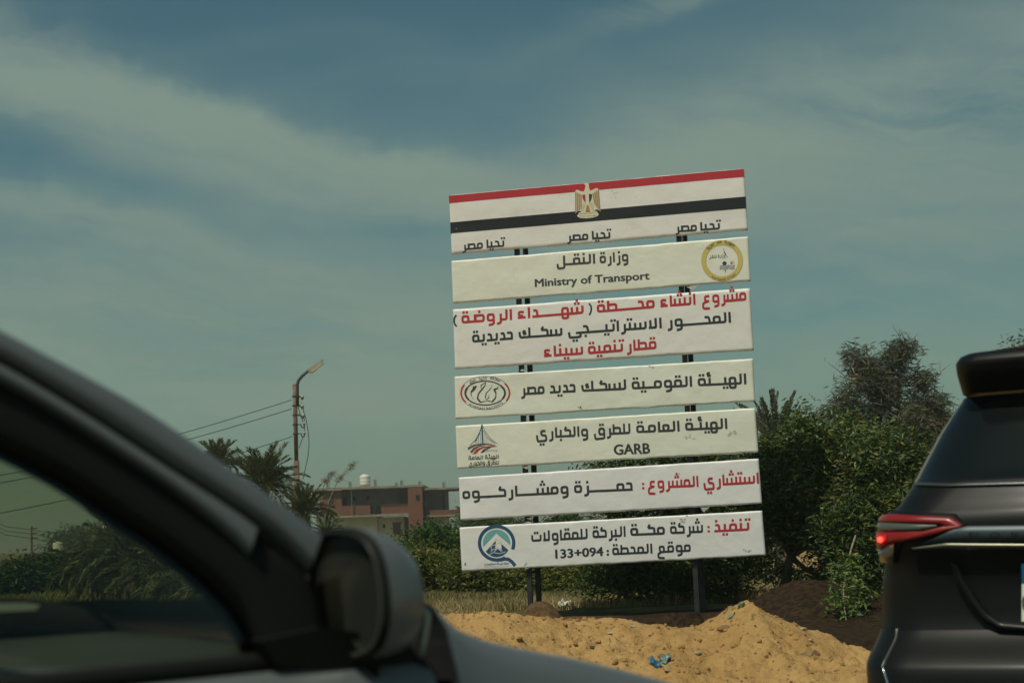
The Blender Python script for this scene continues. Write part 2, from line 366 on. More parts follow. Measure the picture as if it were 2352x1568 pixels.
# ---- flat print on the panels
_pm = {}
def ink(c):
    if c not in _pm: _pm[c] = mat('printed_ink', c, .45, spec=.4)
    return _pm[c]
DARK = (.030, .040, .048); RED = (.46, .035, .045); NAVY = (.025, .085, .17); AQUA = (.16, .42, .42); WHT = (.78, .77, .70)
def flat(name, polys, col, pan, k=.004, uv=False, Zf=None):
    """polys in zoom coordinates (Zf) or board plane metres (uv); filled as triangulated polygons"""
    from mathutils.geometry import tessellate_polygon
    V = []; Fc = []; n = 0
    for pg in polys:
        q = np.array(pg, float) if uv else np.array([toB(*Zf(*p)) for p in pg])
        tri = tessellate_polygon([[Vector((a[0], a[1], 0)) for a in q]])
        for t3 in tri:
            a, b2, c2 = q[t3[0]], q[t3[1]], q[t3[2]]
            if (b2[0]-a[0])*(c2[1]-a[1])-(b2[1]-a[1])*(c2[0]-a[0]) < 0: t3 = t3[::-1]
            Fc.append([n+j for j in t3])
        V.append(onB(q, k+.00015*(len(V) % 7))); n += len(q)
    return mk(name, np.concatenate(V), Fc, ink(col), panels[pan])
def stripe(name, a, b_2, c2, d2, col, pan, k=.004):   # TL TR BR BL in zoom Z1
    tl, tr, br, bl = [toB(*Z1(*p)) for p in (a, b_2, c2, d2)]
    NU, NV = 60, 5
    U, Vv = np.meshgrid(np.linspace(0, 1, NU), np.linspace(0, 1, NV))
    uz = (tl+(tr-tl)*U[..., None])*(1-Vv[..., None])+(bl+(br-bl)*U[..., None])*Vv[..., None]
    id_ = np.arange(NU*NV).reshape(NV, NU)
    return mk(name, onB(uz, k), np.stack([id_[:-1, :-1], id_[1:, :-1], id_[1:, 1:], id_[:-1, 1:]], -1).reshape(-1, 4), ink(col), panels[pan], smooth=True)
def ribbon(pts, wd, closed=False, r=.5, taper=None):
    """outline quads of a stroke: returns list of (left,right) rows"""
    pts = [np.array(p, float) for p in pts]
    if r > 0:
        out = []; n = len(pts)
        for i, p in enumerate(pts):
            if not closed and i in (0, n-1): out.append(p); continue
            a, c_ = pts[i-1], pts[(i+1) % n]
            la, lc = np.linalg.norm(a-p), np.linalg.norm(c_-p)
            rr_ = min(r, la*.48, lc*.48); da, dc = (a-p)/la, (c_-p)/lc
            for s_ in (0, .25, .5, .75, 1):
                q0, q1 = p+da*rr_, p+dc*rr_
                out.append((1-s_)**2*q0+2*s_*(1-s_)*p+s_*s_*q1)
        pts = out
    rows = []; n = len(pts)
    for i, p in enumerate(pts):
        a = pts[i-1] if (i or closed) else None; c_ = pts[(i+1) % n] if (i < n-1 or closed) else None
        t1 = (p-a) if a is not None else (c_-p); t2 = (c_-p) if c_ is not None else (p-a)
        t1 = t1/(np.linalg.norm(t1)+1e-9); t2 = t2/(np.linalg.norm(t2)+1e-9); tt = t1+t2; tt = tt/(np.linalg.norm(tt)+1e-9)
        nn = np.array([-tt[1], tt[0]]); k = 1/max(.5, np.dot(nn, [-t1[1], t1[0]]))
        wv = (wd if taper is None else np.interp(i/(n-1), np.linspace(0, 1, len(taper)), taper))*.5*k
        rows.append((p+nn*wv, p-nn*wv))
    if closed: rows.append(rows[0])
    return rows
# ---- stroke alphabet: x runs LEFT from the right end of the word, unit = stroke thickness, y=0 centre of the base line
TH = 2.9; AH = 4.1; BX = 2.5; BH = 2.45
NOJOIN = set('اءدذرزوةآأ')
def dotsq(x, y, n):
    if n == 1: return [(x, y)]
    if n == 2: return [(x-.7, y), (x+.7, y)]
    return [(x-.7, y), (x+.7, y), (x, y+1.25)]
def hamza(x, y, s):
    return [([(x-.5*s, y+1.9*s), (x+1.3*s, y+2.1*s), (x+1.4*s, y+.7*s), (x-.2*s, y+.6*s)], False), ([(x-1.1*s, y), (x+1.8*s, y-.05)], False)]
def glyph(c, Rj, Lj, tat):
    S = []; D = []; o = 0.0
    def st(pts, cl=False): S.append((pts, cl))
    if c == '_': st([(0, 0), (tat, 0)]); return tat, S, D
    if c == 'ا':
        if Rj: st([(0, 0), (1.4, 0)]); st([(1.0, -.5), (1.0, AH)]); return 1.5, S, D
        st([(.5, -.5), (.5, AH)]); return 1.0, S, D
    if c in 'بتنيئ' and Lj:
        x = 1.3 if Rj else .5; h = TH
        if Rj: st([(0, 0), (2.6, 0)]); st([(x, 0), (x, h)])
        else: st([(.5, h), (.5, 0), (2.3, 0)])
        adv = 2.6 if Rj else 2.3
        if c == 'ت': D += dotsq(x+.1, TH+1.35, 2)
        if c == 'ن': D += dotsq(x, TH+1.35, 1)
        if c == 'ب': D += dotsq(x, -1.55, 1)
        if c == 'ي': D += dotsq(x, -1.55, 2)
        if c == 'ئ': S += [(p, cl_) for p, cl_ in hamza(x, TH+.9, .55)]
        return adv, S, D
    if c == 'ت':
        st([(0 if Rj else .5, 0 if Rj else TH-.5), *([] if Rj else [(.5, 0)]), (5.0, 0), (5.0, TH-.5)]); D += dotsq(2.8, TH+.4, 2); return 5.5, S, D
    if c == 'ي':
        if Rj: st([(0, 0), (2.6, 0)]); st([(.6, 0), (.5, -1.8), (5.4, -1.9), (5.6, .5)]); D += dotsq(3.0, -3.3, 2); return 6.1, S, D
        st([(.9, TH-.2), (3.0, TH-.2)]); st([(3.0, TH-.2), (3.0, .9), (.7, .7), (.6, -1.6), (5.0, -1.8), (5.2, 1.0)]); D += dotsq(2.8, -3.2, 2); return 5.7, S, D
    if c in 'حجخ':
        st([(3.1, BH+.2), (.9, BH+.2), (.9, 0)] if not Rj else [(2.9, BH+.2), (1.1, BH+.2), (.7, 0)])
        st([(0 if Rj else .4, 0), (3.6, 0)])
        if c == 'ج': D += dotsq(1.9, -1.55, 1)
        return 3.6, S, D
    if c in 'دذ':
        st([(2.5, BH+.1), (1.0, BH+.1), (.8, .9), (.8, 0)]); st([(0 if Rj else .3, 0), (3.0, 0)])
        if c == 'ذ': D += dotsq(2.0, TH+1.35, 1)
        return 3.0, S, D
    if c in 'رز':
        x = .9 if Rj else .5
        if Rj: st([(0, 0), (x, 0)])
        st([(x, TH-.4), (x, -1.35), (x+1.7, -1.7)])
        if c == 'ز': D += dotsq(x+.2, TH+1.1, 1)
        return x+1.7, S, D
    if c in 'سش':
        x0 = .7 if Rj else .5
        st([(x0, TH), (x0, 0), (6.0, 0)] if not Rj else [(0, 0), (6.0, 0)])
        if Rj: st([(x0, 0), (x0, TH)])
        st([(x0+2.25, 0), (x0+2.25, TH-.35)]); st([(x0+4.5, 0), (x0+4.5, TH-.3)])
        if c == 'ش': D += dotsq(x0+2.3, TH+1.1, 3)
        return 6.0, S, D
    if c in 'صض':
        o_ = 0 if not Rj else .3
        st([(.5+o_, 0), (.5+o_, BH), (4.0+o_, BH), (4.0+o_, 0)], True); st([(4.2+o_, 0), (4.2+o_, TH+.1)]); st([(0 if Rj else .5, 0), (5.6, 0)])
        if c == 'ض': D += dotsq(2.3+o_, TH+1.1, 1)
        return 5.6, S, D
    if c == 'ط':
        st([(.8, 0), (.8, BH), (4.1, BH), (4.1, 0)], True); st([(4.1, 0), (4.1, AH)]); st([(0 if Rj else .8, 0), (5.1, 0)]); return 5.1, S, D
    if c == 'ع':
        if Lj:
            if Rj: st([(0, 0), (4.0, 0)]); st([(1.1, 0), (.8, BH), (3.2, BH), (2.9, 0)])
            else: st([(1.0, BH+.2), (3.4, BH+.2)]); st([(3.0, BH), (1.2, BH), (.8, 0)][::1]); st([(.4, 0), (4.0, 0)])
            return 4.0, S, D
        if Rj: st([(0, 0), (1.6, .0)]); st([(1.0, .1), (1.0, BH), (3.3, BH), (3.0, .2)]); st([(2.0, 0), (4.0, -.7), (4.0, -2.7), (.8, -2.9)]); st([(1.0, 0), (3.2, 0)])
        else: st([(.6, BH), (2.8, BH), (2.8, .5), (.8, .4)]); st([(1.6, .4), (3.9, -.4), (3.9, -2.5), (.6, -2.6)])
        return 4.5, S, D
    if c in 'فقمهة' or c == 'و':
        o_ = .3 if Rj else 0
        if c == 'ه' and Lj:
            st([(0 if Rj else .5, 0), (3.6, 0)]); st([(.7, -1.7), (.7, BH), (3.0, BH), (3.0, -1.7)], True); return 3.6, S, D
        st([(.5+o_, 0), (.5+o_, BH), (.5+o_+BX, BH), (.5+o_+BX, 0)], True)
        if Rj: st([(0, 0), (1.0, 0)])
        if c == 'ف' or c == 'ق': D += dotsq(.5+o_+BX/2, BH+1.7, 1 if c == 'ف' else 2)
        if c == 'ة': D += dotsq(.5+o_+BX/2, BH+1.7, 2)
        if c == 'و': st([(.5+o_, .6), (.5+o_, -1.6), (2.7+o_, -2.0)]); return 3.5+o_, S, D
        if c == 'ق' and not Lj:
            st([(.5+o_, .6), (.5+o_, -1.8), (5.2+o_, -2.0), (5.4+o_, .4)]); return 5.9+o_, S, D
        if Lj: st([(2.0, 0), (4.1+o_, 0)]); return 4.0+o_, S, D
        return 3.5+o_, S, D
    if c == 'ك':
        if Lj: st([(.6, 0), (.6, BH+.1), (3.3, BH+.2)]); st([(3.25, BH+.2), (2.5, AH)]); st([(0 if Rj else .2, 0), (4.0, 0)]); return 4.0, S, D
        st([(1.0 if Rj else .5, AH), (1.0 if Rj else .5, 0)]); st([(0 if Rj else .5, 0), (5.2, 0), (5.4, BH)]); S += hamza(2.9, 1.5, .55); return 5.9, S, D
    if c == 'ل':
        x = 1.1 if Rj else .5
        if Lj:
            if Rj: st([(0, 0), (2.4, 0)]); st([(x, 0), (x, AH)])
            else: st([(.5, AH), (.5, 0), (2.1, 0)])
            return 2.4 if Rj else 2.1, S, D
        if Rj: st([(0, 0), (x, 0)])
        st([(x, AH), (x, -1.6), (x+3.0, -1.8), (x+3.1, .4)]); return x+3.6, S, D
    if c == 'L':     # lam-alif
        x = 1.0 if Rj else .6
        st([(0 if Rj else .5, 0), (x+3.2, 0)]); st([(x+.1, 0), (x+.1, AH)]); st([(x+2.4, 0), (x+2.4, TH+.4)]); return x+3.2, S, D
    if c == 'ء':
        S += hamza(1.4, .05, 1.15); return 3.5, S, D
    return 1.0, S, D
def wordgeo(word, tat):
    word = word.replace('لا', 'L'); x = 0; S = []; D = []; prevj = False
    for i, c in enumerate(word):
        nxt = word[i+1] if i+1 < len(word) else None
        Lj = (nxt is not None) and (c not in NOJOIN) and c != 'L' and nxt != 'ء'
        if i and not prevj: x += .85
        adv, s_, d_ = glyph(c, prevj, Lj, tat)
        S += [([(a+x, b2) for a, b2 in p], cl_) for p, cl_ in s_]; D += [(a+x, b2) for a, b2 in d_]; x += adv; prevj = Lj
    return x, S, D
def arab(words, col, pan, unit, Zf, name='lettering', thick=1.0, k=.006, warp=None):
    """words: (text, right end, left end) with base line points in zoom coordinates"""
    cnt = 0
    for word, A, B in words:
        V = []; Fc = []; n = 0
        if warp is None:
            a, b2 = toB(*Zf(*A)), toB(*Zf(*B)); ln = np.linalg.norm(b2-a); ex = (b2-a)/ln; ey = np.array([.0, 1.0])
        else: ln = A
        nt = word.count('_'); w0, _, _ = wordgeo(word, 0); sx = 1.0
        if nt: tat = max(.3, (ln/unit-w0)/nt); sx = ln/unit/(w0+tat*nt)
        else: tat = 0; sx = ln/unit/w0
        w_, S, D = wordgeo(word, tat)
        rowsets = [ribbon(p, thick, cl_, .75 if len(p) > 2 else 0) for p, cl_ in S]
        for dx, dy in D:
            h = .5; rowsets.append([(np.array([dx-h/sx**.5, dy+h]), np.array([dx-h/sx**.5, dy-h])), (np.array([dx+h/sx**.5, dy+h]), np.array([dx+h/sx**.5, dy-h]))])
        for rows in rowsets:
            q = np.array([p for r_ in rows for p in r_]); q[:, 0] *= sx
            if warp is None: uz = a+q[:, :1]*unit*ex+(q[:, 1:]+.5)*unit*ey
            else: uz = warp(q[:, 0]*unit, (q[:, 1]+.5)*unit, B)
            cnt += 1; V.append(onB(uz, k+.00012*(cnt % 9)))
            for i in range(len(rows)-1): Fc.append([n+2*i, n+2*i+1, n+2*i+3, n+2*i+2])
            n += len(q)
        mk(name, np.concatenate(V), Fc, ink(col), panels[pan])
def latin_mesh(s, off=.0):
    c_ = bpy.data.curves.new('t', 'FONT'); c_.body = s; c_.offset = off; c_.resolution_u = 3
    o = bpy.data.objects.new('t', c_); COL.objects.link(o)
    me = bpy.data.meshes.new_from_object(o.evaluated_get(bpy.context.evaluated_depsgraph_get()))
    V = np.array([v.co[:2] for v in me.vertices]); Fc = [list(p.vertices) for p in me.polygons]
    bpy.data.objects.remove(o); bpy.data.curves.remove(c_); bpy.data.meshes.remove(me); return V, Fc
def latin(s, A, B, cap, col, pan, Zf, off=.012, name='lettering', k=.006):
    V, Fc = latin_mesh(s, 0); V[:, 0] -= V[:, 0].min(); wd = V[:, 0].max(); nv0 = len(V); F0 = Fc; V0 = V
    for sh, sv in ((off, 0), (-off, 0), (0, off*.5), (0, -off*.5)):
        if off: V = np.r_[V, V0+[sh, sv]]; Fc = Fc+[[q+len(V)-nv0 for q in f] for f in F0]
    a, b2 = toB(*Zf(*A)), toB(*Zf(*B)); ex = (b2-a)/wd; hz = np.linalg.norm(toB(*Zf(A[0], A[1]-cap))-a)/.72
    return mk(name, onB(a+V[:, :1]*ex+V[:, 1:]*np.array([0, hz]), k+.0004*(np.arange(len(V))//nv0)), Fc, ink(col), panels[pan])
def ell(cx, cy, rx, ry, n=48, a0=0, a1=360):
    return [(cx+rx*math.cos(R_(a0+(a1-a0)*i/n)), cy-ry*math.sin(R_(a0+(a1-a0)*i/n))) for i in range(n+1)]
def ringpoly(cx, cy, rx, ry, tx, a0=0, a1=360, n=64):
    segs = []
    for i in range(n):
        s0, s1 = a0+(a1-a0)*i/n, a0+(a1-a0)*(i+1)/n
        o1, o2 = ell(cx, cy, rx, ry, 1, s0, s1); i1, i2 = ell(cx, cy, rx-tx, ry-tx, 1, s0, s1)
        segs.append([o1, o2, i2, i1])
    return segs
def strokes(name, lines, wd, col, pan, Zf, k=.006, taper=None):
    polys = []
    for ln in lines:
        rows = ribbon(ln, wd, False, 12, taper)
        polys += [[rows[i][0], rows[i+1][0], rows[i+1][1], rows[i][1]] for i in range(len(rows)-1)]
    return flat(name, polys, col, pan, k, Zf=Zf)
MUM = .0265  # stroke thickness in metres for the small top line
stripe('red_stripe', (68, 244), (2208, 49), (2210, 107), (70, 298), RED, 0)
stripe('black_stripe', (78, 437), (2222, 250), (2225, 335), (80, 517), (.018, .021, .025), 0)
arab([('تحيا', (2035, 487), (1893, 497)), ('مصر', (1868, 499), (1712, 509)), ('تحيا', (1240, 552), (1107, 560)), ('مصر', (1080, 563), (927, 574)),
      ('تحيا', (470, 612), (342, 622)), ('مصر', (315, 626), (166, 640))], DARK, 0, MUM*.95, Z1)
U2 = .0315
arab([('وزارة', (1370, 718), (1163, 734)), ('النق_ل', (1130, 735), (850, 753))], (.055, .065, .07), 1, U2*.95, Z1)
latin('Ministry of Transport', (695, 903), (1522, 848), 57, (.055, .065, .07), 1, Z1, .030)
arab([('مشروع', (2227, 1003), (1903, 1027)), ('انشاء', (1858, 1033), (1603, 1052)), ('مح_طة', (1562, 1057), (1142, 1092)), ('شه_داء', (1047, 1098), (568, 1137)), ('الروض_ة', (527, 1143), (160, 1170))], RED, 2, U2*1.05, Z1)
def Z6(x, y): return ((1040+x/6.19)*.98, (660+y/6.19)*.98)
strokes('lettering', [[(2108, 315), (2140, 360), (2138, 430), (2112, 485)], [(182, 482), (152, 530), (152, 600), (186, 648)]], 24, DARK, 2, Z6)
arab([('المح_ور', (2115, 1163), (1655, 1197)), ('الاستراتي_جي', (1613, 1203), (932, 1250)), ('سك_ك', (893, 1258), (575, 1280)), ('حديدية', (540, 1285), (238, 1308))], DARK, 2, U2*1.0, Z1)
arab([('قطار', (1575, 1353), (1360, 1370)), ('تنمية', (1332, 1372), (1078, 1392)), ('سيناء', (1043, 1394), (758, 1413))], RED, 2, U2*1.02, Z1)
arab([('الهي_ئة', (2198, 183), (1850, 198)), ('القوم_ية', (1810, 201), (1377, 221)), ('لسك_ك', (1338, 224), (1015, 238)), ('حديد', (980, 240), (790, 250)), ('مصر', (752, 252), (585, 262))], (.04, .047, .05), 3, U2*1.0, Z2)
arab([('الهيئ_ة', (2062, 502), (1760, 515)), ('العام_ة', (1720, 520), (1410, 533)), ('للطرق', (1368, 538), (1105, 552)), ('والكباري', (1065, 555), (692, 572))], (.045, .052, .055), 4, U2*.98, Z2)
latin('GARB', (1252, 687), (1506, 675), 74, (.045, .052, .055), 4, Z2, .034)
arab([('استشاري', (2287, 893), (1890, 915)), ('المشـروع'.replace('ـ', '_'), (1855, 916), (1490, 932))], RED, 5, U2*1.0, Z2)
arab([('حم_زة', (1390, 944), (965, 962)), ('ومش_ارك_وه', (925, 966), (165, 1004))], (.04, .047, .05), 5, U2*1.0, Z2)
arab([('تنفي_ذ', (2220, 1229), (1968, 1242))], RED, 6, U2*.98, Z2)
arab([('شركة', (1888, 1245), (1652, 1255)), ('مك_ة', (1615, 1258), (1367, 1268)), ('البركة', (1333, 1273), (1097, 1284)), ('للمقاولات', (1062, 1290), (658, 1310))], DARK, 6, U2*.98, Z2)
arab([('موق_ع', (1800, 1380), (1560, 1391)), ('المحطة', (1525, 1392), (1238, 1405))], DARK, 6, U2*.90, Z2)
latin('133+094', (833, 1427), (1172, 1408), 64, DARK, 6, Z2, .034)
def sq(x, y, h): return [(x-h, y-h), (x+h, y-h), (x+h, y+h), (x-h, y+h)]
flat('lettering', [sq(1458, 896, 8), sq(1459, 926, 8), sq(1926, 1204, 8), sq(1928, 1234, 8)], RED, 5, Zf=Z2)
flat('lettering', [sq(1205, 1375, 8), sq(1206, 1401, 8)], DARK, 6, Zf=Z2)
# eagle emblem (zoom Z7)
def Z7(x, y): return ((1320+x/15.683)*.98, (420+y/15.683)*.98)
GOLD = (.36, .25, .10); CREAM = (.72, .68, .52)
wing_l = [(440, 470), (470, 400), (540, 392), (640, 440), (760, 455), (870, 470), (990, 430), (1100, 380), (1200, 330), (1280, 345), (1310, 410), (1340, 700), (1378, 1195), (1300, 1140), (1160, 1010), (1100, 960), (1170, 1170), (1250, 1180), (1260, 1230), (1305, 1270), (1280, 1350), (1100, 1410), (850, 1440), (640, 1430), (560, 1400), (505, 1340), (560, 1290), (560, 1240), (640, 1220), (680, 1070), (600, 1110), (520, 1190), (445, 1275)]
flat('emblem', [wing_l, [(740, 175), (830, 150), (940, 155), (945, 300), (1000, 440), (880, 480), (760, 460), (815, 300), (815, 215)]], CREAM, 0, .0075, Zf=Z7)
fe = []
for k in range(4):
    x0 = 445+k*64; y0 = 470+k*30; y1 = 1270-k*75
    fe.append([(x0, y0), (x0+38, y0+12), (x0+36, y1-30), (x0, y1)])
    x0 = 1262-k*62; y0 = 400+k*42; y1 = 1190-k*85
    fe.append([(x0, y0), (x0+44, y0-8), (x0+44+62, y1), (x0+66, y1-40)])
flat('emblem', fe, GOLD, 0, .018, Zf=Z7)
flat('emblem', [[(700, 580), (810, 565), (820, 870), (740, 760), (708, 660)]], (.42, .04, .05), 0, .018, Zf=Z7)
flat('emblem', [[(945, 550), (1060, 550), (1045, 700), (1010, 800), (960, 870)]], (.04, .045, .05), 0, .018, Zf=Z7)
flat('emblem', [[(870, 960), (930, 960), (1000, 1210), (820, 1210)]], (.38, .24, .07), 0, .018, Zf=Z7)
ft = []
for r_ in range(5):
    for s_ in (-1, 1):
        for q in range(2):
            cx_ = 900+s_*(95+r_*22+q*58); cy_ = 900+r_*62+q*20
            ft.append([(cx_-22, cy_-20), (cx_, cy_+14), (cx_+22, cy_-20)])
strokes('emblem', ft, 8, (.33, .33, .28), 0, Z7, .018)
strokes('emblem', [[(560, 1260), (880, 1265)], [(930, 1265), (1250, 1190)]], 14, (.45, .34, .14), 0, Z7, .018)
arab([('جمهورية', (1235, 1335), (1010, 1370)), ('مصر', (985, 1372), (870, 1378)), ('العربية', (840, 1378), (600, 1368))], (.25, .2, .1), 0, .0024*1.3, Z7, 'emblem', .8, .0095)
# round seal (zoom Z8)
def Z8(x, y): return ((1630+x/13.069)*.98, (550+y/13.069)*.98)
flat('seal', ringpoly(818, 795, 632, 620, 130), (.62, .50, .14), 1, .0065, Zf=Z8)
flat('seal', ringpoly(818, 795, 636, 624, 8)+ringpoly(818, 795, 500, 488, 8), (.40, .30, .08), 1, .008, Zf=Z8)
sc = toB(*Z8(818, 795)); sru = (toB(*Z8(1380, 770))-sc)[0]/ (562/632)
def arcw(radius, top):
    def f(x, y, ang):
        if top: th = R_(ang)+x/radius; rr_ = radius+y          # ang: angle (from +u axis, ccw) of the right end; x runs left
        else: th = R_(ang)+x/radius; rr_ = radius-y
        return np.c_[sc[0]+rr_*np.cos(th), sc[1]+rr_*np.sin(th)]
    return f
rr0 = sru*.87
aw = arcw(rr0, True)
arab([('جمهورية', R_(34)*rr0, 46), ('مصر', R_(17)*rr0, 88), ('العربية', R_(26)*rr0, 112)], (.05, .05, .03), 1, .0082, Z8, 'seal', .9, .0085, aw)
def latin_arc(s, center, rad, a0, a1, h, col, pan, k, yr=1.0, off=.01):
    V, Fc = latin_mesh(s, off); V[:, 0] -= V[:, 0].min(); wd = V[:, 0].max()
    th = R_(a0)+(R_(a1)-R_(a0))*V[:, 0]/wd; r_ = rad-V[:, 1]*h/.72
    r2 = rad*yr-V[:, 1]*h/.72
    return mk('seal' if pan == 1 else 'emblem', onB(np.c_[center[0]+r_*np.cos(th), center[1]+r2*np.sin(th)], k), Fc, ink(col), panels[pan])
latin_arc('Arab Republic Of Egypt', sc, sru*.955, 233, 311, .028, (.05, .05, .03), 1, .0085, off=.02)
arab([('وزارة', (915, 690), (690, 705)), ('النق_ل', (660, 708), (410, 725))], (.09, .10, .10), 1, .0082, Z8, 'seal', .7, .0065)
strokes('seal', [[(868, 430), (880, 530), (930, 620), (1000, 715)]], 30, (.06, .075, .13), 1, Z8, .0065, taper=[10, 34, 30, 8])
flat('seal', [ell(890, 880, 66, 66, 28)], (.035, .055, .19), 1, .0065, Zf=Z8)
flat('seal', ringpoly(1130, 860, 72, 72, 6, n=28), (.45, .47, .40), 1, .0065, Zf=Z8)
flat('seal', [sq(1108, 872, 26)], (.42, .06, .05), 1, .0065, Zf=Z8); flat('seal', [[(1100, 830), (1160, 815), (1170, 850), (1140, 855)]], (.62, .45, .12), 1, .0068, Zf=Z8)
strokes('seal', [[(742, 968+q), (790, 948+q), (850, 968+q), (910, 985+q), (960, 962+q), (1010, 932+q), (1060, 945+q), (1120, 972+q), (1205, 940+q)] for q in (0, 45, 92)], 14, (.05, .07, .13), 1, Z8)
strokes('seal', [[(930, 1100), (908, 1150)]], 22, (.04, .16, .24), 1, Z8)
# railway emblem and bridge emblem (zoom Z9)
def Z9(x, y): return ((1060+x/6.531)*.98, (870+y/6.531)*.98)
flat('emblem', ringpoly(505, 328, 380, 258, 5), (.06, .08, .085), 3, .005, Zf=Z9)
flat('emblem', ringpoly(505, 328, 382, 260, 26, 150, 215)+ringpoly(505, 328, 382, 260, 26, -30, 36), (.50, .05, .05), 3, .0065, Zf=Z9)
flat('emblem', ringpoly(503, 330, 314, 192, 18), (.05, .068, .072), 3, .005, Zf=Z9)
flat('emblem', ringpoly(503, 330, 318, 194, 30, -28, 38, 20)+ringpoly(503, 330, 318, 194, 30, 152, 212, 20), (.05, .068, .072), 3, .0065, Zf=Z9)
sk = [([(345, 230), (330, 270), (285, 320), (290, 370), (330, 432)], [50, 40, 12, 12, 3]), ([(350, 225), (372, 235)], [20, 30]),
      ([(515, 165), (505, 210), (460, 265), (400, 340), (385, 410), (430, 470), (515, 455)], [6, 14, 22, 16, 24, 26, 8]),
      ([(440, 255), (440, 210), (515, 168)], [8, 16, 8]), ([(612, 200), (595, 250), (520, 330), (505, 400), (530, 450)], [4, 8, 12, 16, 8]),
      ([(705, 232), (690, 262), (640, 275), (668, 330), (665, 400), (610, 465), (530, 445)], [10, 20, 30, 18, 14, 24, 10]), ([(565, 350), (560, 395), (535, 425)], [3, 14, 10])]
for ln, tp in sk: strokes('emblem', [ln], 20, (.05, .06, .065), 3, Z9, taper=tp)
c4 = toB(*Z9(505, 328)); r4 = abs((toB(*Z9(885, 300))-c4)[0]); V4 = .667
latin_arc('EGYPTIAN RAILWAYS', c4, r4*.945, 222, 318, .036, (.05, .06, .065), 3, .0065, yr=.70, off=.0)
def aw4(x, y, ang):
    th = R_(ang)+x/r4*1.25; return np.c_[c4[0]+(r4*.86+y)*np.cos(th), c4[1]+(r4*.545+y)*np.sin(th)]
arab([('سكك', r4*.42, 47), ('حديد', r4*.30, 84), ('مصر', r4*.30, 114)], (.07, .08, .085), 3, .0095, Z9, 'emblem', .6, .0065, aw4)
BLU = (.035, .12, .19)
strokes('emblem', [[(455, 815), (468, 1098)]], 24, BLU, 4, Z9)
strokes('emblem', [[(452, 830), (420, 930), (360, 1040), (270, 1135)], [(470, 840), (520, 940), (600, 1040), (690, 1105)], [(475, 900), (540, 1010), (655, 1110)], [(440, 890), (400, 1000), (345, 1080)]], 7, BLU, 4, Z9)
strokes('emblem', [[(x_, y_), (x_+4, 1105)] for x_, y_ in ((350, 1070), (376, 1040), (402, 1000), (430, 930), (500, 960), (530, 1005), (562, 1045), (595, 1075))], 4, BLU, 4, Z9)
flat('emblem', [[(236, 1165), (330, 1118), (470, 1096), (600, 1112), (690, 1142), (590, 1128), (470, 1118), (350, 1140), (265, 1185), (250, 1205)], [(275, 1225), (330, 1165), (430, 1130), (520, 1125), (420, 1150), (350, 1190), (298, 1250)]], (.13, .10, .10), 4, .0065, Zf=Z9)
flat('emblem', [[(312, 1265), (370, 1190), (470, 1148), (600, 1138), (690, 1148), (590, 1158), (480, 1168), (410, 1205), (368, 1255)]], (.50, .045, .045), 4, .0072, Zf=Z9)
flat('emblem', [[(432, 1245), (480, 1190), (560, 1160), (600, 1162), (520, 1195), (475, 1238)]], (.05, .05, .05), 4, .0072, Zf=Z9)
arab([('وزارة', (690, 1215), (598, 1218)), ('النقل', (585, 1220), (500, 1223))], (.3, .31, .28), 4, .0048, Z9, 'emblem', .8)
arab([('الهيئ_ة', (712, 1330), (500, 1338)), ('العام_ة', (470, 1342), (248, 1352)), ('للطرق', (716, 1418), (520, 1422)), ('والكباري', (500, 1424), (255, 1440))], (.05, .055, .055), 4, .0112, Z9, 'emblem', .9)
# round mountain emblem (zoom ZA)
def ZA(x, y): return ((1100+x/12.064)*.98, (1210+y/12.064)*.98)
flat('emblem', ringpoly(772, 745, 530, 520, 92, -22, 300), NAVY, 6, .0055, Zf=ZA)
strokes('emblem', [[(772, 1222), (900, 1215), (1000, 1190), (1110, 1200), (1200, 1270), (1295, 1380)]], 92, NAVY, 6, ZA, .0062)
strokes('emblem', [[(700, 1215), (600, 1190), (520, 1140), (440, 1060)]], 60, NAVY, 6, ZA, .0068)
sky_a = [(772+388*math.cos(R_(a)), 752-388*math.sin(R_(a))) for a in range(-8, 193, 6)]
flat('emblem', [sky_a+[(400, 850), (760, 465), (1160, 800)]], AQUA, 6, .0055, Zf=ZA)
flat('emblem', [[(465, 985), (745, 680), (760, 640), (1105, 945), (1040, 1030), (930, 1105), (800, 1140), (680, 1130), (560, 1075)]], NAVY, 6, .0055, Zf=ZA)
flat('emblem', [[(742, 630), (865, 705), (905, 710), (915, 930), (800, 870), (755, 885)]], WHT, 6, .0072, Zf=ZA)
strokes('emblem', [[(610, 1000), (630, 960), (620, 830), (735, 785), (745, 900)], [(690, 910), (640, 955)], [(700, 990), (798, 895), (905, 985)], [(690, 905), (730, 930), (798, 868), (935, 965)], [(560, 1072), (680, 1012), (860, 1045), (1025, 990)]], 16, WHT, 6, ZA, .0078)
strokes('emblem', [[(742, 635), (860, 705)], [(795, 775), (905, 705), (915, 925)], [(745, 640), (755, 880)]], 7, (.3, .38, .38), 6, ZA, .0095)
arab([('مكة', (1120, 1340), (980, 1345)), ('البركة', (960, 1346), (770, 1355)), ('للمقاولات', (745, 1357), (425, 1372))], NAVY, 6, .0057, ZA, 'emblem', .8)
latin('Makka El Baraka For Construction', (425, 1435), (1135, 1400), 38, (.20, .30, .35), 6, ZA, 0, 'emblem')

